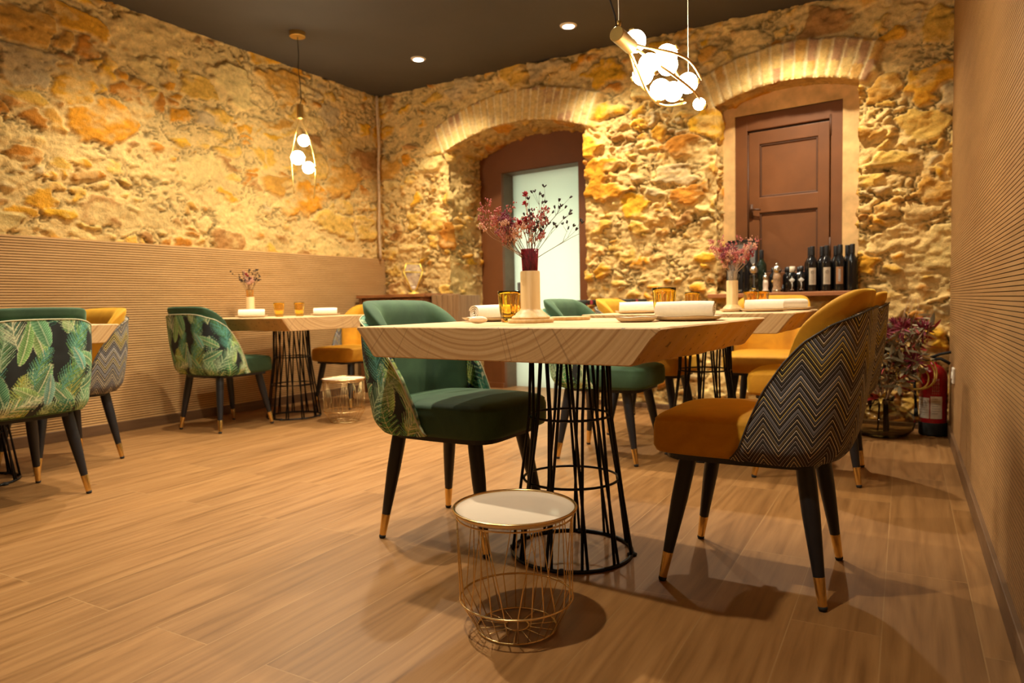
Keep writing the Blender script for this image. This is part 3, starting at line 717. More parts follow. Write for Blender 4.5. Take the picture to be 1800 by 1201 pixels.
def build_chair(kind):
    """chair facing local +X, origin on the floor at the centre of its feet"""
    green = kind == 'green'
    root = empty('dining_chair', (0, 0, -50))
    velvet = 'green_velvet' if green else 'mustard_velvet'
    nu, nv = (331, 140) if green else (121, 40)
    us, vs, O, I_ = grid_shell(nu, nv)
    mb = MB(); mb.grid(O, True); mb.grid(I_)
    # close the rim (top edge and wing tips, bottom edge)
    n0 = nu*nv
    for i in range(nu-1):
        mb.f.append((i*nv+nv-1, n0+i*nv+nv-1, n0+(i+1)*nv+nv-1, (i+1)*nv+nv-1)); mb.mi.append(0)
        mb.f.append((i*nv, (i+1)*nv, n0+(i+1)*nv, n0+i*nv)); mb.mi.append(0)
    for j in range(nv-1):
        mb.f.append((j, n0+j, n0+j+1, j+1)); mb.mi.append(0)
        k = (nu-1)*nv; mb.f.append((k+j, k+j+1, n0+k+j+1, n0+k+j)); mb.mi.append(0)
    U = np.concatenate([np.repeat(us, nv), np.repeat(us, nv)+.013]); V_ = np.concatenate([O[:, :, 2].ravel(), I_[:, :, 2].ravel()])
    if green: sh = mb.build('back_shell', 'leaf_fabric', root, col=leaf_pattern(U, V_))
    else: sh = mb.build('back_shell', 'zigzag_fabric', root, uv=np.stack([U, V_], 1))
    # piping round the rim
    mb = MB(); rim = [tuple((O[i, -1]+I_[i, -1])/2+np.array([0, 0, .002])) for i in range(0, nu, 3 if green else 1)]
    mb2 = [tuple(O[i, -1]) for i in range(0, nu, 3 if green else 1)]; mb.tube(mb2, .0026, 6); mb.build('piping', 'piping_cream' if green else 'piping_dark', sh)
    # padded inner back
    SC = S_STR+S_ARC+.035; na, nb = 49, 33; A = np.linspace(-1, 1, na); Bv = np.linspace(0, 1, nb)
    F_ = np.zeros((na, nb, 3)); K_ = np.zeros((na, nb, 3))
    for i, a_ in enumerate(A):
        s = a_*SC; aa = abs(a_)
        zt = .845-.012*aa**2-.115*max(0, (aa-.48)/.52)**2.1
        if aa > .93: zt -= .06*((aa-.93)/.07)**2
        for j, b_ in enumerate(Bv):
            z = .45+(zt-.45)*b_
            x, y, nx, ny = plan(s*.965); k = max(0, (z-.39)/.40); rearw = min(1, max(0, (-x-.02)/.22))
            x -= .052*k*rearw; y *= 1+.035*k*(1 if abs(s) > S_STR else abs(s)/S_STR)
            e1 = max(0, 1-aa**7)**.5; e2 = max(0, 1-max(0, (b_-.80)/.20)**2.2)**.5
            tk = .058*(.30+.70*e1)*(.22+.78*e2)
            F_[i, j] = (x-nx*(.022+tk), y-ny*(.022+tk), z+.004*math.sin(b_*PI)); K_[i, j] = (x-nx*(.019-.007*(b_ > .9)), y-ny*.019, z-.002)
    mb = MB(); mb.grid(F_); mb.grid(K_, True); n0 = na*nb
    for i in range(na-1):
        mb.f.append((i*nb+nb-1, (i+1)*nb+nb-1, n0+(i+1)*nb+nb-1, n0+i*nb+nb-1)); mb.mi.append(0); mb.f.append((i*nb, n0+i*nb, n0+(i+1)*nb, (i+1)*nb)); mb.mi.append(0)
    for j in range(nb-1):
        mb.f.append((j, j+1, n0+j+1, n0+j)); mb.mi.append(0); k = (na-1)*nb; mb.f.append((k+j, n0+k+j, n0+k+j+1, k+j+1)); mb.mi.append(0)
    o = mb.build('back_cushion', velvet, root); md = o.modifiers.new('sub', 'SUBSURF'); md.levels = 1; md.render_levels = 1
    # seat
    def outline(ins, n=72):
        P = []
        for k in range(n):
            t_ = 2*PI*k/n; c_, s_ = math.cos(t_), math.sin(t_); e = .34
            x = math.copysign(abs(c_)**e, c_); y = math.copysign(abs(s_)**e, s_)
            xx = .012+x*(.246-ins); yy = y*(.232-ins)*(1-.05*(1 if x < 0 else 0)*abs(x))
            P.append((xx, yy))
        return P
    lv = [(.030, .378), (.006, .384), (.0, .398), (.0, .462), (.004, .476), (.0035, .480), (.014, .489), (.034, .494), (.07, .498), (.12, .501), (.17, .502), (.2305, .502)]
    R = np.array([[(x, y, z-.006*max(0, (x/.236))**2*(z > .45)) for (x, y) in outline(i_)] for (i_, z) in lv])
    mb = MB(); m = R.shape[1]
    mb.add(R.reshape(-1, 3), [(i*m+j, i*m+(j+1) % m, (i+1)*m+(j+1) % m, (i+1)*m+j) for i in range(len(lv)-1) for j in range(m)]+[tuple(range(m-1, -1, -1)), tuple((len(lv)-1)*m+j for j in range(m))])
    mb.build('seat', velvet, root)
    mb = MB(); O2 = outline(.035, 40); V = [(x, y, z) for z in (.362, .380) for x, y in O2]
    mb.add(V, [(j, (j+1) % 40, 40+(j+1) % 40, 40+j) for j in range(40)]+[tuple(range(39, -1, -1)), tuple(40+j for j in range(40))])
    mb.build('seat_frame', 'leg_black', root, smooth=False)
    for fx in (1, -1):
        for fy in (1, -1):
            top = Vector((.150 if fx > 0 else -.165, .155*fy, .372)); bot = Vector((.2175*fx, .205*fy, 0)); 
            def at(t_): return tuple(top.lerp(bot, t_))
            mb = MB(); ts = [0, .1, .35, .60, .772]; rs = [.0245, .0250, .0235, .0185, .0148]; mb.tube([at(q_) for q_ in ts], rs, 20); lg = mb.build('leg', 'leg_black', root, angle=1.0)
            mb = MB(); mb.tube([at(.770), at(.775), at(.97)], [.0150, .0153, .0115], 20); mb.build('brass_tip', 'brass', lg, angle=1.0)
            mb = MB(); mb.tube([at(.968), at(.985), (bot.x, bot.y, 0)], [.0118, .0118, .0095], 16); mb.build('foot_cap', 'rubber', lg)
    return root
protos = {'green': build_chair('green'), 'yellow': build_chair('yellow')}; used = set()
# (x, y, facing angle of local +X, kind, label)
CH = [(-1.388, 2.070, 0, 'green', 'green velvet chair with leafy shell at the near left of the big front table'),
      (-.392, 2.145, PI-.02, 'yellow', 'mustard velvet chair with zigzag shell, largest and nearest, at right of the front table'),
      (-1.37, 3.46, 0, 'green', 'green velvet chair directly behind the front table legs, left of the second table'),
      (-.385, 3.49, PI+.02, 'yellow', 'mustard chair with zigzag shell just behind the nearest mustard chair, along the right wall'),
      (-1.37, 4.18, 0, 'yellow', 'mustard chair beyond the green one on the left side of the second table'),
      (-.745, 4.50, -PI/2, 'yellow', 'mustard chair facing the camera below the bottle shelf at the head of the second table'),
      (-4.135, 3.205, PI/2, 'green', 'leaf-print green chair by the slatted left wall, left of the small far table'),
      (-4.04, 4.36, -PI/2-.05, 'yellow', 'mustard chair facing the camera at the right end of the table by the left wall'),
      (-3.425, 1.535, PI, 'green', 'leaf-print green chair cut by the left edge of the picture, seen from behind'),
      (-4.0, 2.03, -PI/2, 'yellow', 'mustard chair half hidden behind the leaf-print chair at the far left edge')]
for x, y, a_, k, lab in CH:
    r = protos[k] if k not in used else copy_tree(protos[k]); used.add(k)
    r.location = (x, y, 0); r.rotation_euler = (0, 0, a_); tag(r, lab, 'chair', 'velvet dining chairs round the tables')

# ------------------------------------------------------------------ tables
TZ = .758
def build_table(L, W):
    """slab: grain along local Y, undercut live edges on +-X (width W), sawn ends on +-Y (length L); origin = top centre"""
    root = empty('dining_table', (0, 0, -50)); th = .092; nx, ny = 41, 61
    def edge(y, side, seed): return .007*math.sin(y*9+seed)+.004*math.sin(y*27+seed*2)+.003*math.sin(y*61+seed)
    prof = lambda W_: [(-W_/2+.006, 0), (W_/2-.006, 0), (W_/2, -.004), (W_/2-.02, -.028), (W_/2-.066, -th+.004), (W_/2-.075, -th), (-W_/2+.075, -th), (-W_/2+.066, -th+.004), (-W_/2+.018, -.028), (-W_/2, -.004)]
    V = []; ys = np.concatenate([[-L/2, -L/2+.003], np.linspace(-L/2+.02, L/2-.02, ny), [L/2-.003, L/2]])
    for i, y in enumerate(ys):
        pr = prof(W); endk = .004 if i in (0, len(ys)-1) else 0
        for k, (x, z) in enumerate(pr):
            sd_ = 1 if x > 0 else -1; x2 = x+edge(y, sd_, 1.3 if sd_ > 0 else 4.1)*(.5+.5*min(1, -z/.03)); 
            V.append((x2-sd_*endk, y, z-endk*(1 if z > -.01 else -1)*.7))
    m = 10; mb = MB(); mb.add(V, [(i*m+k, i*m+(k+1) % m, (i+1)*m+(k+1) % m, (i+1)*m+k) for i in range(len(ys)-1) for k in range(m)]+[tuple(range(m-1, -1, -1)), tuple((len(ys)-1)*m+k for k in range(m))])
    mb.build('tabletop', 'slab_wood', root, smooth=False)
    H = TZ-th; zz_ = lambda z: z-TZ
    r0, r1, N = .196, .128, 11; base = root
    for z, R_, rr in [(.006, .196, .0062), (.248, .155, .0042), (.455, .132, .0042), (H-.008, .128, .006)]:
        mb = MB(); mb.ring((0, 0, zz_(z)), R_, rr, 56, 8); mb.build('base_ring', 'black_metal', base)
    for k in range(N):
        for g in (-1, 1):
            a0 = 2*PI*(k+.5)/N+g*.045; a1 = 2*PI*(k+.5)/N-g*.20
            mb = MB(); mb.tube([(R_*math.cos(a_), R_*math.sin(a_), zz_(z)) for z, R_, a_ in ((.006, .196, a0), (.455, .134, a0*.45+a1*.55), (H-.004, .128, a1))], .0050, 8); mb.build('base_rod', 'black_metal', base)
    for k in range(4):
        a_ = 2*PI*k/4+.35; mb = MB(); mb.lathe([(.015, 0), (.016, .006), (.009, .010), (.006, .014)], 14, c=(.196*math.cos(a_), .196*math.sin(a_), zz_(0))); mb.build('foot_pad', 'rubber', base)
    mb = MB(); mb.lathe([(.13, zz_(H-.006)), (.13, zz_(H))], 32); mb.build('mounting_plate', 'black_metal', base)
    return root
tp = build_table(.91, 1.01)
tabs = [(tp, -.949, 2.045, TZ, -.085, 'big front wooden slab table on black wire base, nearest the camera', (.03, 0)),
        (None, -.915, 3.66, TZ, 0.0, 'wooden slab table second from the camera on the right, under the bottle shelf', (.03, 0)),
        (None, -4.03, 3.72, TZ, PI/2, 'wooden slab table with two amber glasses against the slatted left wall', (0, 0)),
        (None, -3.93, 1.58, TZ, PI/2-.03, 'wooden slab table at the far left edge with only one corner in view', (0, 0))]
for q_, x, y, z, rz, lab, off in tabs:
    o = q_ or copy_tree(tp); o.location = (x, y, z); o.rotation_euler = (0, 0, rz); tag(o, lab, 'table', 'slab tables on wire bases')

# ------------------------------------------------------------------ brass wire side tables
def build_side():
    root = empty('side_table', (0, 0, -50))
    mb = MB(); mb.lathe([(.0001, .300), (.128, .300), (.140, .303), (.150, .309), (.1525, .312), (.150, .303), (.142, .297), (.0001, .295)], 64, caps=False); mb.build('tray', 'ceramic', root)
    mb = MB(); mb.ring((0, 0, .310), .1535, .0042, 72, 8); mb.build('tray_rim', 'gold', root)
    for z, R_, rr in ((.292, .147, .0022), (.082, .143, .0026), (.004, .100, .0026), (.004, .030, .0022)): mb = MB(); mb.ring((0, 0, z), R_, rr, 64, 8); mb.build('wire_ring', 'gold', root)
    N = 7
    for k in range(N):
        for g in (-1.0, -.33, .33, 1.0):
            a0 = 2*PI*k/N+g*.06; a1 = 2*PI*k/N+g*.34
            mb = MB(); mb.tube([(.147*math.cos(a0), .147*math.sin(a0), .294), (.143*math.cos(a1), .143*math.sin(a1), .082), (.100*math.cos(a1), .100*math.sin(a1), .004)], .0014, 6); mb.build('basket_wire', 'gold', root)
    for k in range(14):
        a_ = 2*PI*k/14; mb = MB(); mb.tube([(.10*math.cos(a_), .10*math.sin(a_), .004), (.03*math.cos(a_), .03*math.sin(a_), .004)], .0014, 6); mb.build('spoke', 'gold', root)
    return root
sd = build_side(); sd.location = (-.850, 1.493, 0); sd.rotation_euler = (0, 0, .2); tag(sd, 'low brass wire side table with white tray in front of the big table', 'side table', 'brass wire side tables')
s2 = copy_tree(sd); s2.location = (-3.50, 3.70, 0); s2.rotation_euler = (0, 0, 1.0); tag(s2, 'small brass wire side table in the background beside the left wall table', 'side table', 'brass wire side tables')

# ------------------------------------------------------------------ tableware
def build_vase(glass, gh=.07, scale=1.0):
    root = empty('wooden_vase', (0, 0, -50)); k = scale
    mb = MB(); mb.lathe([(.0001, 0), (.060*k, 0), (.062*k, .004), (.060*k, .008), (.050*k, .014), (.048*k, .018), (.036*k, .027), (.0315*k, .034), (.0315*k, .150), (.0295*k, .153), (.024*k, .153), (.024*k, .10), (.0001, .10)], 40)
    mb.build('wood_body', 'beech', root, angle=.7)
    mb = MB(); t0 = .11; mb.lathe([(.0001, t0), (.0225*k, t0), (.0285*k, .153+gh), (.0268*k, .153+gh), (.0210*k, t0+.006), (.0001, t0+.006)], 32); mb.build('glass_insert', glass, root)
    return root
def build_coaster():
    mb = MB(); mb.lathe([(.0001, 0), (.072, 0), (.074, .003), (.074, .009), (.072, .012), (.0001, .012)], 48); return mb.build('round_coaster', 'beech', angle=.7)
def build_tumbler():
    mb = MB(); n = 60; th = np.arange(n)*2*PI/n; V = []
    prof_o = [(.0001, 0), (.026, 0), (.029, .003), (.030, .010), (.033, .045), (.0365, .080), (.0392, .098), (.0400, .105)]
    prof_i = [(.0378, .105), (.0355, .092), (.0325, .060), (.0285, .020), (.0250, .014), (.0001, .013)]
    for i, (r, z) in enumerate(prof_o+prof_i):
        fl = .0022*np.cos(th*10) if .012 < z < .085 and i < len(prof_o) else 0*th
        if i >= len(prof_o) and .02 < z < .09: fl = .0010*np.cos(th*10)
        V.append(np.stack([(r+fl)*np.cos(th), (r+fl)*np.sin(th), np.full(n, z)], 1))
    m = len(V); mb.add(np.concatenate(V), [(i*n+j, i*n+(j+1) % n, (i+1)*n+(j+1) % n, (i+1)*n+j) for i in range(m-1) for j in range(n)])
    return mb.build('glass_tumbler', 'amber_glass')
def build_plate(r=.112, name='dinner_plate'):
    mb = MB(); n = 64; th = np.arange(n)*2*PI/n; wob = 1+.012*np.sin(th*3+1)+.008*np.sin(th*7)
    prof = [(.0001, 0), (r*.72, 0), (r*.86, .004), (r, .013), (r*.995, .0150), (r*.84, .0075), (r*.70, .0045), (.0001, .0045)]
    V = np.concatenate([np.stack([q_*np.cos(th)*(wob if q_ > .01 else 1), q_*np.sin(th)*(wob if q_ > .01 else 1), z+(.0012*np.sin(th*5) if z > .01 else 0*th)], 1) for q_, z in prof])
    mb.add(V, [(i*n+j, i*n+(j+1) % n, (i+1)*n+(j+1) % n, (i+1)*n+j) for i in range(len(prof)-1) for j in range(n)])
    root = mb.build(name, 'plate_ceramic'); 
    mb = MB(); mb.tube([(r*math.cos(a_)*w_, r*math.sin(a_)*w_, .0145+.0012*math.sin(a_*5)) for a_, w_ in zip(th, wob)], .0011, 6, closed=True); mb.build('glazed_rim', 'plate_edge', root); return root
def build_napkin(L=.178):
    mb = MB(); th, N = .0034, 110; turns = 3.1; out = []; inn = []
    for i in range(N):
        a_ = i/(N-1); t_ = -2*PI*turns*a_; r = .0055+.0215*a_
        for lst, rr in ((out, r+th/2), (inn, r-th/2)):
            y, z = rr*math.cos(t_+.9), rr*math.sin(t_+.9); z = z*(.94 if z < 0 else 1.0); lst.append((y, z))
    prof = out+inn[::-1]; M_ = len(prof); xs = np.linspace(-L/2, L/2, 15); V = []
    for x in xs:
        e = (abs(x)/(L/2))**8; 
        for y, z in prof: V.append((x+.0015*math.sin(z*120+y*60)*(abs(x) > L*.49), y*(1+.015*math.sin(x*50))*(1-.04*e), z*(1+.02*math.sin(x*37+1))*(1-.04*e)+.0245))
    nx_ = len(xs); F = [(i*M_+k, i*M_+(k+1) % M_, (i+1)*M_+(k+1) % M_, (i+1)*M_+k) for i in range(nx_-1) for k in range(M_)]
    for b, rev in ((0, False), ((nx_-1)*M_, True)):
        for k in range(N-1):
            q_ = (b+k, b+k+1, b+M_-2-k, b+M_-1-k); F.append(q_[::-1] if rev else q_)
    mb.add(V, F); return mb.build('rolled_napkin', 'napkin', angle=1.0)
TT = TZ+.0005
def put(o, x, y, z, rz, lab, cat, grp=None): o.location = (x, y, z); o.rotation_euler = (0, 0, rz); return tag(o, lab, cat, grp)
co = build_coaster(); put(co, -1.048, 1.97, TT, 0, 'round wooden coaster under the plum glass vase on the front table', 'coaster', 'wooden coasters')
put(copy_tree(co), -1.045, 2.26, TT, 0, 'round wooden coaster lying empty behind the vase on the front table', 'coaster', 'wooden coasters')
va = build_vase('plum_insert'); put(va, -1.048, 1.97, TT+.0125, .3, 'turned wooden vase with dark plum glass insert on the front table', 'vase', 'wooden vases with glass inserts')
vb = build_vase('clear_insert', .05, .9); put(vb, -.775, 3.60, TT, 0, 'turned wooden vase with clear glass insert on the second table', 'vase', 'wooden vases with glass inserts')
vl = build_vase('amber_insert', .055, 1.0); put(vl, -4.35, 3.62, TT, 0, 'turned wooden vase with amber insert on the table by the left wall', 'vase', 'wooden vases with glass inserts')
g0 = build_tumbler()
for i, (x, y, lab) in enumerate([(-1.160, 2.03, 'amber fluted glass tumbler left of the vase on the front table'), (-1.165, 2.115, 'amber fluted tumbler half hidden behind the wooden vase on the front table'), (-.695, 2.25, 'amber fluted tumbler behind the large rolled napkin at the right of the front table'),
      (-.995, 3.72, 'small far amber tumbler seen just above the large rolled napkin'), (-.705, 3.80, 'left amber tumbler of the pair beside the far vase under the bottle shelf'), (-.672, 3.91, 'right amber tumbler of the pair beside the far vase under the bottle shelf'),
      (-4.018, 3.60, 'left amber tumbler on the table by the slatted left wall'), (-3.99, 3.77, 'right amber tumbler on the table by the slatted left wall')]):
    put(g0 if i == 0 else copy_tree(g0), x, y, TT, i*.7, lab, 'glass', 'amber fluted tumblers')
pl0 = build_plate()
PL = [(-1.305, 2.16, 'cream plate with a rolled napkin at the left end of the front table'), (-.585, 2.13, 'cream plate with brown rim under the large napkin at the right of the front table'),
      (-1.20, 3.42, 'cream plate with napkin at the left end of the second table'), (-.60, 3.56, 'cream plate under the long napkin at the right end of the second table'), (-.515, 3.88, 'cream plate at the far right corner of the second table'),
      (-4.10, 3.42, 'cream plate under the napkin nearest the leafy chair by the left wall'), (-3.95, 4.0, 'cream plate before the mustard chair by the left wall')]
for i, (x, y, lab) in enumerate(PL): put(pl0 if i == 0 else copy_tree(pl0), x, y, TT, i*1.1, lab, 'plate', 'cream dinner plates')
np0 = build_napkin()
NP = [(-1.305, 2.15, .006, 1.35, 'white rolled napkin at the left end of the front table, partly behind the amber glass'), (-.595, 2.14, .006, .05, 'large white rolled napkin with its spiral end showing, right side of the front table'),
      (-1.20, 3.42, .006, .35, 'white rolled napkin at the left end of the second table, left of the amber tumbler'), (-.60, 3.56, .006, .12, 'long white rolled napkin on the second table below the bottle shelf'), (-.515, 3.88, .006, .9, 'short white napkin at the far right corner of the second table'),
      (-4.10, 3.42, .006, .85, 'white rolled napkin nearest the leafy chair on the table by the left wall'), (-3.95, 4.0, .006, .75, 'white rolled napkin before the mustard chair on the table by the left wall')]
for i, (x, y, dz, rz, lab) in enumerate(NP): put(np0 if i == 0 else copy_tree(np0), x, y, TT+dz+.0015, rz, lab, 'napkin', 'rolled white napkins')
sp0 = build_plate(.062, 'side_plate')
for i, (x, y, lab) in enumerate([(-.705, 2.00, 'small cream side plate left of the large napkin on the front table'), (-.76, 3.60, 'small cream dish under the clear vase on the second table')]):
    put(sp0 if i == 0 else copy_tree(sp0), x, y, TT if i == 0 else TT-.0, 0, lab, 'plate', 'small cream side plates')
vb.location.z = TT+.0048; vb.location.x = -.76
mb = MB(); mb.ball((0, 0, .012), .012, 16, 10, (2.6, 1.1, 1.0)); o = mb.build('napkin_rest', 'plate_ceramic'); put(o, -1.205, 1.90, TT, .4, 'small cream ceramic rest in front of the left amber glass on the front table', 'cutlery rest')

# ------------------------------------------------------------------ dried flowers
def twig(mb, p, d, L, rnd, r=.0011, depth=2, tips=None, droop=0.0, fork=(2, 3)):
    pts = [Vector(p)]; d = Vector(d).normalized(); n = 5
    for i in range(n):
        d = (d+Vector((rnd.uniform(-.16, .16), rnd.uniform(-.16, .16), rnd.uniform(-.06, .10)-droop))).normalized(); pts.append(pts[-1]+d*L/n)
    mb.tube(pts, [r*(1-.5*i/n) for i in range(n+1)], 5)
    if depth == 0:
        if tips is not None: tips.append((pts[-1], d))
        return
    if tips is not None and depth <= 1: tips.append((pts[-1], d))
    for k in range(rnd.randint(*fork)):
        q_ = pts[rnd.randint(2, n)]; ax = Vector((rnd.uniform(-1, 1), rnd.uniform(-1, 1), rnd.uniform(-.2, .8)))
        twig(mb, q_, d*1.1+ax*.75, L*rnd.uniform(.35, .6), rnd, r*.7, depth-1, tips, droop, fork)
def bouquet(base, specs, seed, name, lab, s=1.0):
    """specs: (kind, direction, length)"""
    rnd = random.Random(seed); root = empty(name, base, 0, lab, 'dried flowers', 'dried flower bouquets')
    for kind, d, L in specs:
        mb = MB(); tips = []; p = (rnd.uniform(-.012, .012), rnd.uniform(-.012, .012), 0); up = Vector((0, 0, 1)); dv = Vector(d).normalized()
        start = Vector(p)+ (dv*.3+up).normalized()*.10*s*.9
        mb.tube([p, start], .0013, 5)
        if kind == 'seed':
            twig(mb, start, dv, L*.62, rnd, .0012, 2, tips); br = mb.build('seed_branch', 'stem_brown', root); tb = MB()
            for q_, dd_ in tips:
                for k in range(3):
                    dd2 = (dd_+Vector((rnd.uniform(-.7, .7), rnd.uniform(-.7, .7), rnd.uniform(-.3, .7)))).normalized(); tb.ball(q_+dd2*.006, .0024, 6, 5, (1, 1, 2.6), frame_from(dd2).to_3x3().to_4x4())
            tb.build('seed_pods', 'berry_dark', br)
        elif kind in ('pink', 'wine', 'pale'):
            twig(mb, start, dv, L*.62, rnd, .0010, 3, tips, 0, (2, 4)); br = mb.build('blossom_sprig', 'stem_pale' if kind != 'wine' else 'stem_brown', root); tb = MB()
            for q_, dd_ in tips:
                for k in range(2):
                    o_ = Vector((rnd.gauss(0, .004), rnd.gauss(0, .004), rnd.gauss(0, .004))); tb.ball(q_+o_, rnd.uniform(.0016, .0034), 6, 4, (1, 1, rnd.uniform(.7, 1.8)))
            tb.build('blossoms', {'pink': 'blossom_pink', 'wine': 'blossom_wine', 'pale': 'blossom_pale'}[kind], br)
        elif kind == 'red':
            e = start+dv*L*.75; mid = (start+e)/2+Vector((.006, .004, 0)); mb.tube([start, mid, e], .0010, 5); br = mb.build('flower_stem', 'stem_pale', root); tb = MB()
            for k in range(26):
                dd2 = Vector((rnd.gauss(0, 1), rnd.gauss(0, 1), rnd.gauss(.3, 1))).normalized(); tb.ball(e+dd2*.006, .0042, 6, 4, (.55, .55, 1.25), frame_from(dd2).to_3x3().to_4x4())
            tb.build('flower_head', 'blossom_red', br)
    return root
R_ = Vector(_r); Fv = Vector((_f.x, _f.y, 0))
def dirv(side, up, away=0.0): return tuple(R_*side+Vector((0, 0, up))+Fv*away)
rn = random.Random(5)
spec = [('red', dirv(-.05, 1, .0), .27), ('red', dirv(-.13, 1, .08), .235), ('red', dirv(-.24, 1, -.05), .155), ('red', dirv(-.13, 1, .03), .165)]
spec += [('seed', dirv(a_, 1, b_), l_) for a_, b_, l_ in ((.25, .1, .26), (.45, -.1, .20), (.75, .1, .24), (1.35, 0, .26), (.10, -.2, .17), (.35, .3, .18), (-1.0, .2, .22), (.55, .2, .15))]
spec += [('wine', dirv(a_, 1, b_), l_) for a_, b_, l_ in ((-.75, .1, .20), (-.50, -.1, .17), (-1.2, -.1, .15), (-.9, .3, .17), (-.35, .2, .15), (-1.5, .1, .16))]
spec += [('pink', dirv(a_, 1, b_), l_) for a_, b_, l_ in ((-1.3, .1, .23), (-.9, -.2, .20), (-.3, 0, .16), (-.6, .25, .15), (-.05, .1, .16), (-1.6, .2, .14), (.12, -.1, .14), (.3, .15, .16))]
spec += [('pale', dirv(a_, 1, b_), l_) for a_, b_, l_ in ((-1.1, -.1, .13), (-.2, -.1, .12), (-.7, -.2, .12), (-1.35, .1, .21))]
bouquet((-1.048, 1.97, TT+.118), spec, 11, 'dried_bouquet', 'tall dried bouquet with red flowers and dark seed twigs in the plum glass vase')
spec = [('pink', dirv(rn.uniform(-.85, .75), 1, rn.uniform(-.4, .4)), rn.uniform(.09, .19)) for _ in range(12)]+[('wine', dirv(rn.uniform(-.6, 1.0), 1, rn.uniform(-.4, .4)), rn.uniform(.10, .19)) for _ in range(7)]+[('pale', dirv(rn.uniform(-.9, .6), 1, rn.uniform(-.4, .4)), rn.uniform(.07, .17)) for _ in range(9)]
spec += [('red', dirv(.85, 1, 0), .12), ('red', dirv(.45, 1, .1), .19), ('red', dirv(.95, 1, .2), .16), ('red', dirv(-.45, 1, 0), .16)]
bouquet((-.76, 3.60, TT+.11), spec, 21, 'dried_bouquet', 'fluffy pink dried bouquet in the clear vase below the framed picture')
spec = [('seed', dirv(rn.uniform(-.55, .6), 1, rn.uniform(-.3, .3)), rn.uniform(.12, .22)) for _ in range(9)]+[('pale', dirv(rn.uniform(-.6, .3), 1, rn.uniform(-.3, .3)), rn.uniform(.08, .16)) for _ in range(5)]+[('red', dirv(-.12, 1, 0), .17), ('red', dirv(-.06, 1, .1), .15), ('wine', dirv(0, 1, 0), .12)]
bouquet((-4.35, 3.62, TT+.11), spec, 31, 'dried_bouquet', 'small dark dried bouquet on the table by the slatted left wall')

# ------------------------------------------------------------------ bottles and mills on the window shelf
SHZ = .8622
def on_shelf(wc, off): p = bwp(wc, SHZ, off); return (float(p[0]), float(p[1]), SHZ)
def build_wine(label, print_=None, green=False):
    root = empty('wine_bottle', (0, 0, -50))
    mb = MB(); mb.lathe([(.0001, .004), (.030, 0), (.0345, .003), (.0350, .010), (.0350, .185), (.0330, .198), (.0230, .214), (.0155, .228), (.0142, .240), (.0142, .292), (.0001, .292)], 32); mb.build('bottle_body', 'bottle_green' if green else 'bottle_black', root)
    mb = MB(); mb.lathe([(.0150, .238), (.0152, .240), (.0152, .294), (.0140, .297), (.0001, .297)], 24, caps=False); mb.build('capsule', 'leg_black', root)
    if label:
        a0, a1 = -.62, .62; mb = MB(); A_ = np.linspace(a0, a1, 14)
        P_ = np.array([[(.0354*math.sin(a_), -.0354*math.cos(a_), z) for z in (.045, .155)] for a_ in A_]); mb.grid(P_); lb = mb.build('bottle_label', label, root)
        mb = MB(); rr_ = random.Random(len(label)+ (9 if print_ else 0))
        if label == 'label_brown':                       # upright flowing script
            pts = [(.0360*math.sin(.26*math.sin(k*1.35)), -.0360*math.cos(.26*math.sin(k*1.35)), .06+.0016*k) for k in range(52)]; mb.tube(pts, .0011, 5)
        else:
            for k in range(9):
                z = .058+k*.0095; w_ = rr_.uniform(.18, .42); pts = [(.0358*math.sin(a_), -.0358*math.cos(a_), z) for a_ in np.linspace(-w_, w_, 6)]; mb.tube(pts, .0006, 4)
            mb.tube([(.0358*math.sin(.22*math.cos(q_)), -.0358*math.cos(.22*math.cos(q_)), .125+.010*math.sin(q_)) for q_ in np.linspace(0, 2*PI, 16)], .0009, 4)
        mb.build('label_print', 'white_print' if label == 'label_brown' else 'dark_print', lb)
    return root
tilt = BROT
WB = [(-.768, -.045, 'label_cream', 'left of the two dark wine bottles with a cream label on the shelf'), (-.680, -.045, 'label_cream', 'right of the two dark wine bottles with a cream label on the shelf'), (-.600, -.045, 'label_brown', 'dark wine bottle with brown label and pale script at the right of the shelf'),
      (-.800, .035, None, 'unlabelled dark wine bottle standing behind the left cream-labelled bottle'), (-.725, .035, None, 'unlabelled dark wine bottle between and behind the two cream-labelled bottles'), (-.642, .045, None, 'unlabelled dark wine bottle behind, left of the brown-labelled one'), (-.570, .035, None, 'unlabelled dark wine bottle behind the brown-labelled one'), (-.528, -.045, None, 'unlabelled dark bottle at the right end of the shelf, against the stone'),
      (-1.118, .030, None, 'unlabelled dark wine bottle before the right edge of the framed picture'), (-1.20, -.02, None, 'dark wine bottle before the framed picture, behind the pink bouquet')]
for i, (wc, off, lb, lab) in enumerate(WB):
    b_ = build_wine(lb, i, i in (8,)); put(b_, *on_shelf(wc, off), tilt+(.0 if lb else .4*i)+(.25 if i < 2 else .1), lab, 'bottle', 'dark wine bottles on the window shelf')
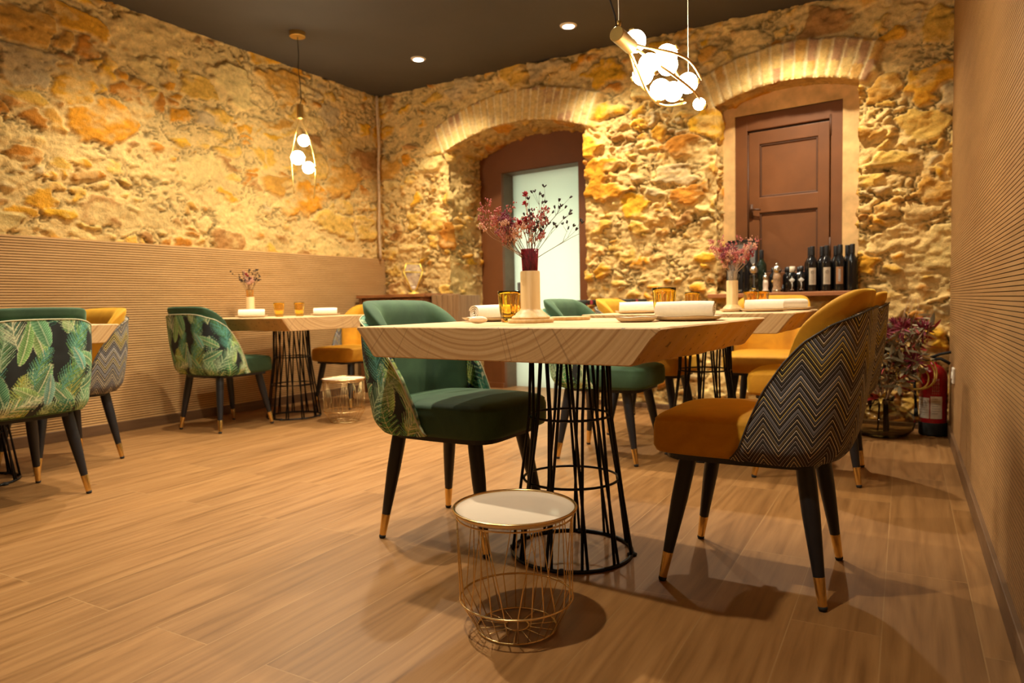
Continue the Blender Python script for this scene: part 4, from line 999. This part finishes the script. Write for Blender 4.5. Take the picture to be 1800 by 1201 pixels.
def build_oil(cap, tree):
    root = empty('oil_bottle', (0, 0, -50))
    mb = MB(); mb.lathe([(.0001, .003), (.026, 0), (.029, .004), (.029, .110), (.025, .122), (.0125, .135), (.0115, .140), (.0115, .165), (.0001, .165)], 28); mb.build('bottle_body', 'bottle_black', root)
    mb = MB(); mb.lathe([(.0135, .138), (.0150, .140), (.0150, .170), (.0001, .171)], 24, caps=False) if not cap else mb.lathe([(.0160, .132), (.0175, .134), (.0175, .171), (.0001, .172)], 24, caps=False); mb.build('screw_cap', cap or 'leg_black', root)
    if tree:
        mb = MB(); rr_ = random.Random(4); P = lambda x, z: (.0296*math.sin(x/.0296), -.0296*math.cos(x/.0296), z)
        mb.tube([P(-.001, .018), P(.002, .04), P(0, .066)], [.0042, .0026, .0022], 6); mb.tube([P(-.009, .016), P(.009, .016)], .0018, 5)
        for k in range(9):
            x1 = -.018+.0045*k; mb.tube([P(0, .056+.001*k), P(x1*.6, .072), P(x1, .080+.016*(1-abs(x1)/.02))], [.0017, .0014, .0018], 5)
        mb.build('tree_print', 'white_print', root)
    return root
OB = [(-.893, -.05, 'label_cream', True, 'small black oil bottle with white cap and white tree drawing'), (-.832, -.062, None, True, 'small all-black oil bottle with white tree drawing beside the white-capped one'), (-.935, .0, None, False, 'small black bottle left of the white-capped oil bottle'), (-.955, .062, None, False, 'small plain black bottle in the back row left of the white-capped one'), (-.868, .030, None, False, 'small plain black bottle between the tree-printed bottles and the wine bottles, further back'),
      (-1.028, .0, None, 'dot', 'slim black bottle with a round gold spot between the two mills'), (-1.30, -.02, None, False, 'small dark bottle at the far left end of the shelf')]
for i, (wc, off, cp, tr, lab) in enumerate(OB):
    b_ = build_oil(cp, tr is True); put(b_, *on_shelf(wc, off), tilt+.2, lab, 'bottle', 'small black bottles on the window shelf')
    if tr == 'dot':
        mb = MB(); mb.lathe([(.0001, 0), (.012, 0), (.012, .001), (.0001, .001)], 20, M=Matrix.Translation((0, -.0285, .075)) @ Matrix.Rotation(PI/2, 4, 'X')); mb.build('round_label', 'gold_print', b_)
def build_mill(k, fill):
    root = empty('spice_mill', (0, 0, -50))
    mb = MB(); mb.lathe([(.0001, 0), (.025*k, 0), (.026*k, .006*k), (.024*k, .018*k), (.019*k, .030*k), (.021*k, .070*k), (.017*k, .105*k), (.0001, .105*k)], 28); bd = mb.build('mill_body', fill, root)
    mb = MB(); mb.lathe([(.0265*k, .0), (.0272*k, .004*k), (.0262*k, .014*k), (.026*k, .015*k)], 28, caps=False); mb.build('foot_ring', 'steel', root)
    mb = MB(); mb.lathe([(.0175*k, .105*k), (.021*k, .112*k), (.022*k, .122*k), (.016*k, .136*k), (.008*k, .143*k), (.0001, .143*k)], 28, caps=False); mb.build('mill_head', 'steel', root)
    mb = MB(); mb.ball((0, 0, .150*k), .0075*k, 14, 10); mb.lathe([(.005*k, .140*k), (.005*k, .147*k)], 12); mb.build('mill_knob', 'steel', root); return root
put(build_mill(.86, 'salt'), *on_shelf(-1.066, -.055), tilt, 'short spice mill filled with pale salt on the shelf', 'mill', 'spice mills'); put(build_mill(1.28, 'pepper'), *on_shelf(-.990, -.055), tilt, 'tall spice mill filled with brown peppercorns on the shelf', 'mill', 'spice mills')
put(build_mill(1.30, 'clear_glass'), *on_shelf(-1.140, -.072), tilt, 'tall clear spice mill behind the pink bouquet on the shelf', 'mill', 'spice mills')
# wine glass upside on shelf left
mb = MB(); mb.lathe([(.032, 0), (.032, .002), (.004, .004), (.0032, .06), (.010, .075), (.030, .10), (.033, .12), (.028, .15), (.0272, .15), (.032, .12), (.029, .102), (.009, .078), (.0001, .076)], 32, caps=False)
put(mb.build('wine_glass', 'clear_glass'), *on_shelf(-1.264, -.072), 0, 'stemmed wine glass on the shelf in front of the framed picture', 'glass')
# framed picture leaning on the shutter
fr = empty('framed_picture', on_shelf(-1.275, .085), tilt, 'black framed picture of dark bottles leaning in the window niche', 'picture'); fr.rotation_euler = (-.10, 0, tilt)
fw, fh = .215, .385
mb = MB()
for b_ in ((-fw/2, -fw/2+.014, 0, fh), (fw/2-.014, fw/2, 0, fh), (-fw/2, fw/2, 0, .014), (-fw/2, fw/2, fh-.014, fh)): mb.box(b_[0], b_[1], -.012, .012, b_[2], b_[3])
mb.build('picture_frame', 'frame_black', fr, smooth=False, bevel=.001)
mb = MB(); mb.box(-fw/2+.01, fw/2-.01, .0, .008, .01, fh-.01); bk = mb.build('picture_backing', 'slate', fr, smooth=False)
for k, x in enumerate((-.008, .048)):
    mb = MB(); mb.add([(x+a_, -.001, z) for a_, z in ((-.022, .03), (.022, .03), (.022, .20), (.008, .23), (.008, .31), (-.008, .31), (-.008, .23), (-.022, .20))], [tuple(range(8))]); mb.v[-1] = mb.v[-1]; mb.build('printed_bottle', 'bottle_green' if k else 'frame_black', bk, smooth=False)

# ------------------------------------------------------------------ console, lantern, crate in the left corner
CO = -.43
def cbox(mb, w0, w1, z0, z1, o0, o1): return wbox(mb, w0, w1, z0, z1, o0, o1)
cw0, cw1 = -4.735, -3.90; czt = .928
con = empty('console_cabinet', tuple(float(v) for v in bwp((cw0+cw1)/2, 0, CO/2)), 0, 'reddish wooden sideboard in the corner carrying the gold lantern', 'sideboard'); ci = Vector(con.location)
def cobj(name, boxes, mat, parent=con, bev=.003):
    mb = MB()
    for b_ in boxes: wbox(mb, *b_)
    mb.v = [v-np.array(ci) for v in mb.v]; return mb.build(name, mat, parent, smooth=False, bevel=bev)
cobj('cabinet_top', [(cw0-.02, cw1+.02, czt-.03, czt, CO-.015, -.04)], 'cherry')
cobj('cabinet_body', [(cw0, cw0+.04, .12, czt-.03, CO, -.05), (cw1-.04, cw1, .12, czt-.03, CO, -.05), (cw0, cw1, .12, .16, CO, -.05), (cw0+.03, cw1-.03, .15, czt-.03, CO+.05, -.05), ((cw0+cw1)/2-.015, (cw0+cw1)/2+.015, .14, czt-.03, CO+.012, -.2)], 'cherry_dark')
for k, x in enumerate((cw0+.04, cw1-.04-.05)):
    cobj('cabinet_leg', [(cw0+.005 if k == 0 else cw1-.05, cw0+.05 if k == 0 else cw1-.005, 0, .12, CO, CO+.045), (cw0+.005 if k == 0 else cw1-.05, cw0+.05 if k == 0 else cw1-.005, 0, .12, -.10, -.055)], 'cherry_dark')
mid = (cw0+cw1)/2
for k, (x0, x1) in enumerate(((cw0+.045, mid-.018), (mid+.018, cw1-.045))):
    dr_ = cobj('cabinet_door', [(x0, x1, .17, czt-.04, CO+.008, CO+.03)], 'cherry')
    # marquetry of slanted strips
    for lay, mt in ((0, 'cherry_light'), (1, 'cherry_dark')):
        mb = MB(); W_ = (x1-x0); N = 7
        for j in range(-6, N+4):
            if j % 2 != lay: continue
            a_ = x0+j*W_/N; sg = 1 if k == 0 else -1; q_ = []
            for (u, z) in ((a_, .18), (a_+W_/N, .18), (a_+W_/N+.45, czt-.05), (a_+.45, czt-.05)): q_.append([u, z])
            # clip to door in x
            poly = [(u if sg > 0 else x0+x1-u, z) for u, z in q_]
            def clip(poly, lim, side):
                out = []
                for i in range(len(poly)):
                    p, q2 = poly[i], poly[(i+1) % len(poly)]; ip = (p[0]-lim)*side >= 0; iq = (q2[0]-lim)*side >= 0
                    if ip: out.append(p)
                    if ip != iq: t_ = (lim-p[0])/(q2[0]-p[0]); out.append((lim, p[1]+t_*(q2[1]-p[1])))
                return out
            poly = clip(poly, x0+.012, 1); poly = clip(poly, x1-.012, -1) if len(poly) > 2 else []
            if len(poly) > 2:
                f_ = [bwp(u, z, CO+.005) for u, z in poly]; b_ = [bwp(u, z, CO+.009) for u, z in poly]; m_ = len(poly)
                mb.add(f_+b_, [tuple(range(m_)), tuple(range(2*m_-1, m_-1, -1))]+[(i, (i+1) % m_, m_+(i+1) % m_, m_+i) for i in range(m_)])
        mb.v = [v-np.array(ci) for v in mb.v]; mb.build('inlay_strips', mt, dr_, smooth=False)
lp = bwp(-4.215, 0, -.22); L_ = empty('gold_lantern', (float(lp[0]), float(lp[1]), czt), .648, 'gold framed faceted lantern on the reddish sideboard in the corner', 'lantern')
mb = MB(); mb.lathe([(.0001, 0), (.052, 0), (.054, .004), (.046, .012), (.018, .016), (.016, .034), (.0001, .034)], 32); mb.build('lantern_base', 'lantern_gold', L_)
lev = [(.021, .036), (.086, .205), (.062, .280)]; mb = MB(); cor = [[(r*sx_, r*sy_, z) for sx_, sy_ in ((-1, -1), (1, -1), (1, 1), (-1, 1))] for r, z in lev]
for k in range(4):
    for j in range(2): mb.tube([cor[j][k], cor[j+1][k]], .0062, 6)
for j in range(3): mb.tube(cor[j], .0066 if j else .003, 6, closed=True)
mb.build('lantern_frame', 'lantern_gold', L_)
mb = MB()
for j in (0, 1):
    for k in range(4): mb.add([cor[j][k], cor[j][(k+1) % 4], cor[j+1][(k+1) % 4], cor[j+1][k]], [(0, 1, 2, 3)])
mb.build('lantern_glass', 'pane_glass', L_, smooth=False)
mb = MB(); mb.lathe([(.0001, .036), (.018, .036), (.018, .075), (.0001, .075)], 20); mb.build('candle', 'salt', L_)
mb = MB()
for sx_ in (-1, 1):
    mb.tube([(.02*sx_, .03, .03), (.165*sx_, .05, .195)], .0022, 6); mb.tube([(.165*sx_, .05, .195), (.06*sx_, .05, .195)], .0022, 6)
mb.build('lantern_side_wires', 'lamp_gold', L_)
cr = empty('slatted_crate', tuple(float(v) for v in bwp(-3.70, 0, -.2)), 0, 'upright box of vertical brown boards between the sideboard and the doorway', 'crate'); ci = Vector(cr.location)
for k in range(5):
    x0 = -3.865+k*.062; cobj('board', [(x0, x0+.058, .0, .915-(.004*(k % 2)), -.36, -.33)], 'crate_wood', cr)
cobj('crate_body', [(-3.865, -3.557, 0, .905, -.33, -.06)], 'crate_wood', cr)

# ------------------------------------------------------------------ dark floral stools by the back wall
def build_stool():
    root = empty('floral_stool', (0, 0, -50)); 
    mb = MB(); mb.box(-.145, .145, -.13, .13, .800, .838); mb.build('stool_seat', 'floral_fabric', root, smooth=False, bevel=.012, seg=3)
    for sx_ in (-1, 1):
        for sy_ in (-1, 1): mb = MB(); mb.tube([(.11*sx_, .10*sy_, .80), (.15*sx_, .13*sy_, 0)], .012, 10); mb.build('stool_leg', 'leg_black', root)
    mb = MB(); q_ = [(-.138, -.122, .22), (.138, -.122, .22), (.138, .122, .22), (-.138, .122, .22)]; mb.tube(q_, .008, 8, closed=True); mb.build('foot_rail', 'leg_black', root); return root
st0 = build_stool(); put(st0, -2.205, 4.93, 0, BROT, 'dark floral stool with pink roses behind the green chair, before the doorway edge', 'stool', 'dark floral stools')
put(copy_tree(st0), -1.835, 4.90, 0, BROT, 'dark floral stool against the stone wall behind the mustard chair', 'stool', 'dark floral stools')

# ------------------------------------------------------------------ fire extinguisher, glass bowl with dried protea, socket
ex = empty('fire_extinguisher', (.150, 4.745, 0), .0, 'red fire extinguisher with white labels in the right back corner', 'fire extinguisher')
mb = MB(); mb.lathe([(.066, .0), (.072, .004), (.0745, .012), (.0745, .075), (.070, .080)], 36, caps=True); mb.build('base_skirt', 'rubber', ex)
mb = MB(); mb.lathe([(.0715, .05), (.0720, .34), (.068, .372), (.052, .400), (.030, .415), (.020, .420), (.020, .432), (.0001, .432)], 40, caps=False); bd = mb.build('cylinder_body', 'red_paint', ex)
fa = math.atan2(-.132, 4.735)   # labels face the room / camera
for nm, a0, a1, z0, z1 in (('white_label', -1.35, -.30, .105, .225), ('white_label', -.22, .62, .105, .235)):
    A_ = np.linspace(a0, a1, 12); mb = MB(); mb.grid(np.array([[(.0732*math.sin(a_+.0), -.0732*math.cos(a_), z) for z in (z0, z1)] for a_ in A_])); lb = mb.build(nm, 'white_plastic', bd)
    mb = MB(); 
    for k in range(7): 
        z = z1-.016-k*.014; mb.tube([(.0738*math.sin(a_), -.0738*math.cos(a_), z) for a_ in np.linspace(a0+.12, a1-.12-(.2 if k % 3 == 0 else 0), 8)], .0008, 4)
    mb.build('label_print', 'dark_print', lb)
mb = MB()
for k in range(9):
    for a_ in (-.12, .02, .16, .30):
        z = .252+k*.0105; mb.tube([(.0728*math.sin(a_), -.0728*math.cos(a_), z), (.0728*math.sin(a_+.08), -.0728*math.cos(a_+.08), z+(.003 if k % 2 else 0))], .0011, 4)
mb.build('white_lettering', 'white_plastic', bd)
mb = MB(); mb.lathe([(.018, .430), (.018, .455), (.012, .462), (.0001, .462)], 20, caps=False); mb.build('valve', 'steel', ex)
mb = MB(); mb.tube([(-.015, -.01, .458), (.03, -.02, .478), (.085, -.03, .492)], .008, 8); mb.build('squeeze_lever', 'rubber', ex)
mb = MB(); mb.tube([(-.01, -.01, .448), (.035, -.02, .452), (.080, -.03, .425)], .009, 8); mb.build('carry_handle', 'rubber', ex)
mb = MB(); mb.tube([(-.015, 0, .445), (-.07, -.02, .44), (-.098, -.03, .40), (-.095, -.045, .28), (-.088, -.05, .16)], .0075, 10); mb.tube([(-.088, -.05, .16), (-.086, -.052, .11)], [.010, .014], 10); mb.build('hose', 'rubber', ex)
mb = MB(); mb.lathe([(.0001, .004), (.10, 0), (.125, .008), (.158, .045), (.168, .085), (.158, .128), (.115, .168), (.060, .188), (.050, .205), (.058, .222), (.055, .222), (.046, .205), (.056, .185), (.110, .164), (.153, .126), (.163, .085), (.153, .048), (.12, .014), (.0001, .012)], 56, caps=False)
put(mb.build('round_glass_vase', 'smoky_glass'), -.105, 4.61, 0, 0, 'large squat smoky glass vase on the floor in the right back corner', 'vase')
dp = empty('dried_protea_bouquet', (-.105, 4.61, .014), 0, 'big dried bouquet of wine-red heads and curled olive leaves above the squat glass vase', 'dried flowers')
rn = random.Random(77); mb = MB(); heads = []
for k in range(15):
    a_ = rn.uniform(0, 2*PI); e = Vector((rn.uniform(-.20, .22), rn.uniform(-.17, .10), rn.uniform(.32, .68))); mb.tube([(.03*math.cos(a_), .03*math.sin(a_), .01), (.02*math.cos(a_), .02*math.sin(a_), .20), e*.7+Vector((0, 0, .08)), e], .0045, 6); heads.append(e)
mb.build('stems', 'stem_pale', dp)
def leafquad(mb, p, d, L, W_, curl):
    d = Vector(d).normalized(); sdv = d.cross(Vector((rn.uniform(-1, 1), rn.uniform(-1, 1), rn.uniform(-1, 1)))).normalized(); nn = d.cross(sdv); P = []
    for i in range(7):
        t_ = i/6; c_ = Vector(p)+d*L*t_+nn*curl*L*t_*t_; w_ = W_*math.sin(PI*min(1, t_*.92+.06)); P.append([tuple(c_-sdv*w_+nn*w_*.3), tuple(c_), tuple(c_+sdv*w_+nn*w_*.3)])
    mb.grid(np.array(P))
for nm, mt, N, L0, W0 in (('olive_leaves', 'olive_leaf', 300, .085, .012), ('cream_leaves', 'dry_cream', 120, .075, .009), ('golden_leaves', 'gold_leaf', 40, .07, .009), ('red_leaves', 'red_leaf', 240, .06, .006)):
    mb = MB()
    for k in range(N):
        h_ = rn.choice(heads); p = h_*rn.uniform(.65, 1.02)+Vector((rn.gauss(0, .03), rn.gauss(0, .03), rn.gauss(0, .035))); d = Vector((rn.gauss(0, 1), rn.gauss(0, 1), rn.gauss(.1, .8))); leafquad(mb, p, d, L0*rn.uniform(.6, 1.3), W0*rn.uniform(.7, 1.3), rn.uniform(-.6, .6))
    if nm == 'golden_leaves' or nm == 'red_leaves':
        for k in range(22): 
            a_ = rn.uniform(PI*.8, PI*1.5); leafquad(mb, (.06*math.cos(a_), .06*math.sin(a_), .22), (math.cos(a_), math.sin(a_), .1), .12, .012, -.3)
    tag(mb.build(nm, mt, dp), kind='stuff')
for e in heads[:12]:
    mb = MB()
    for k in range(60):
        d = Vector((rn.gauss(0, .7), rn.gauss(0, .7), rn.gauss(.3, .8))).normalized(); leafquad(mb, e+d*.012, d, rn.uniform(.035, .065), .0045, .25)
    mb.build('protea_head', 'blossom_wine', dp)
mb = MB()
for k in range(26):
    p0 = rn.choice(heads); mb.tube([tuple(p0+Vector((rn.gauss(0, .02), rn.gauss(0, .02), -.05))), tuple(p0+Vector((rn.uniform(-.04, .07), rn.uniform(-.04, .04), rn.uniform(.08, .20))))], [.0016, .0006], 5)
tag(mb.build('dry_grass', 'stem_pale', dp), kind='stuff')
mb = MB()
for R0, c0 in ((.085, (.17, -.08, .36)), (.065, (.16, -.09, .34)), (.10, (.165, -.07, .37))):
    mb.tube([(c0[0]+R0*math.cos(q_), c0[1]+.02*math.sin(3*q_), c0[2]+R0*math.sin(q_)) for q_ in np.linspace(0, 2*PI, 28)[:-1]], .004, 6, closed=True)
mb.build('vine_loops', 'gold_leaf', dp)
so = empty('wall_socket', (.235, 4.375, .39), 0, 'white wall socket low on the slatted right wall near the corner', 'socket')
mb = MB(); mb.box(-.012, .0, -.042, .042, -.042, .042); mb.build('socket_plate', 'white_plastic', so, smooth=False, bevel=.004)
mb = MB(); mb.lathe([(.020, 0), (.020, .003), (.016, .003), (.016, -.004), (.0001, -.004)], 24, M=Matrix.Translation((-.012, 0, 0)) @ Matrix.Rotation(-PI/2, 4, 'Y'), caps=False); mb.build('socket_well', 'white_plastic', so)

# ------------------------------------------------------------------ pendant lamps
def pendant_body(root, arms, globes, A):
    """A maps local (axis = -Z downwards) to root space"""
    T_ = lambda p: tuple(A @ Vector(p))
    mb = MB(); mb.lathe([(.0001, 0), (.0235, 0), (.025, -.0015), (.025, -.104), (.022, -.106), (.0001, -.106)], 32, M=A); mb.build('lamp_cap', 'lamp_gold', root, angle=.7)
    for az, L, bul, endr in arms:
        mb = MB(); pts = []
        for i in range(26):
            t_ = i/25; r = .014+(bul-.014)*math.sin(min(1, t_/.62)*PI/2)**1.3 if t_ < .62 else bul+(endr-bul)*((t_-.62)/.38)**1.8
            pts.append(T_((r*math.cos(az), r*math.sin(az), -.10-L*t_)))
        mb.tube(pts, .0048, 8); mb.build('curved_arm', 'lamp_gold', root)
    for (az, r, z, R0) in globes:
        c_ = A @ Vector((r*math.cos(az), r*math.sin(az), z)); g_ = MB(); g_.ball(tuple(c_), R0, 28, 18); gl = g_.build('globe_bulb', 'globe', root)
        q_ = A @ Vector(((r+R0+.004)*math.cos(az), (r+R0+.004)*math.sin(az), z)); d_ = (q_-c_).normalized(); mb = MB(); mb.tube([tuple(c_+d_*(R0-.003)), tuple(c_+d_*(R0+.010))], .009, 12); mb.build('globe_socket', 'lamp_gold', root)
# small vertical pendant by the left wall
px, py = -3.965, 3.825; zc = ceil_z(px); p1 = empty('globe_pendant', (px, py, zc), YAW*-1, 'vertical gold pendant with three lit globes hanging by the left stone wall', 'pendant lamp', 'gold globe pendants')
mb = MB(); mb.lathe([(.0001, -.036), (.054, -.036), (.058, -.032), (.058, 0), (.0001, 0)], 36); mb.build('ceiling_rose', 'lamp_gold', p1, angle=.7)
ztop = 2.345-zc
mb = MB(); mb.tube([(0, 0, -.03), (.004, 0, -.16), (-.003, 0, -.26), (.008, 0, -.38), (.011, 0, ztop+.03), (.002, 0, ztop)], .0032, 8); mb.build('cord', 'rope_black', p1)
pendant_body(p1, [(PI, .56, .078, .066), (0.05, .60, .100, .078)], [(.4, .020, -.265, .042), (PI+.25, .028, -.395, .050), (-.1, .050, -.470, .043)], Matrix.Translation((0, 0, ztop)))
# large horizontal pendant over the front table
S_ = Vector((-.822, 2.170, 1.688)); E_ = Vector((-.745, 2.800, 1.618)); ax = (E_-S_).normalized(); zc = ceil_z(S_.x)
p2 = empty('globe_pendant', (S_.x, S_.y, zc), 0, 'large tilted gold pendant full of lit globes hanging over the front table', 'pendant lamp', 'gold globe pendants')
A = frame_from(-ax, S_-Vector((S_.x, S_.y, zc)))
arms = [(a_, .50, .092, .025) for a_ in (PI*.5+.25, PI*1.5-.5, PI+.3)]+[(0.25, .42, .105, .085), (-.5, .565, .09, .020)]
globes = []; 
for k, (az, r, z) in enumerate([(1.9, .070, -.18), (-.9, .07, -.21), (.5, .085, -.30), (3.3, .085, -.33), (-1.7, .085, -.38), (1.6, .075, -.42), (0.0, .07, -.50), (3.0, .06, -.56)]): globes.append((az, r*.66, z+.02, .0375))
globes.append((-.5, .018, -.675, .024))
pendant_body(p2, arms, globes, A)
mb = MB(); q_ = A @ Vector((0, 0, -.015)); mb.tube([(q_.x, q_.y, q_.z+.015), (q_.x, q_.y, 0)], .0012, 6); mb.build('suspension_wire', 'white_plastic', p2)
mb = MB(); q_ = A @ Vector((0, 0, -.60)); mb.tube([(q_.x+.0, q_.y, q_.z+.02), (q_.x, q_.y, -.005)], .0012, 6); mb.build('suspension_wire', 'white_plastic', p2)
mb = MB(); q_ = A @ Vector((0, 0, -.005)); mb.tube([(q_.x, q_.y, q_.z+.02), (q_.x-.006, q_.y, q_.z+.06), (q_.x-.028, q_.y, q_.z+.13), (q_.x-.030, q_.y, q_.z+.4), (q_.x-.03, q_.y, 0)], .0028, 8); mb.build('cord', 'rope_black', p2)
mb = MB(); q_ = A @ Vector((0, 0, -.015)); mb.tube([(q_.x, q_.y, q_.z+.02), (q_.x+.003, q_.y, q_.z+.045)], .0075, 8); mb.build('hanging_lug', 'lamp_gold', p2)
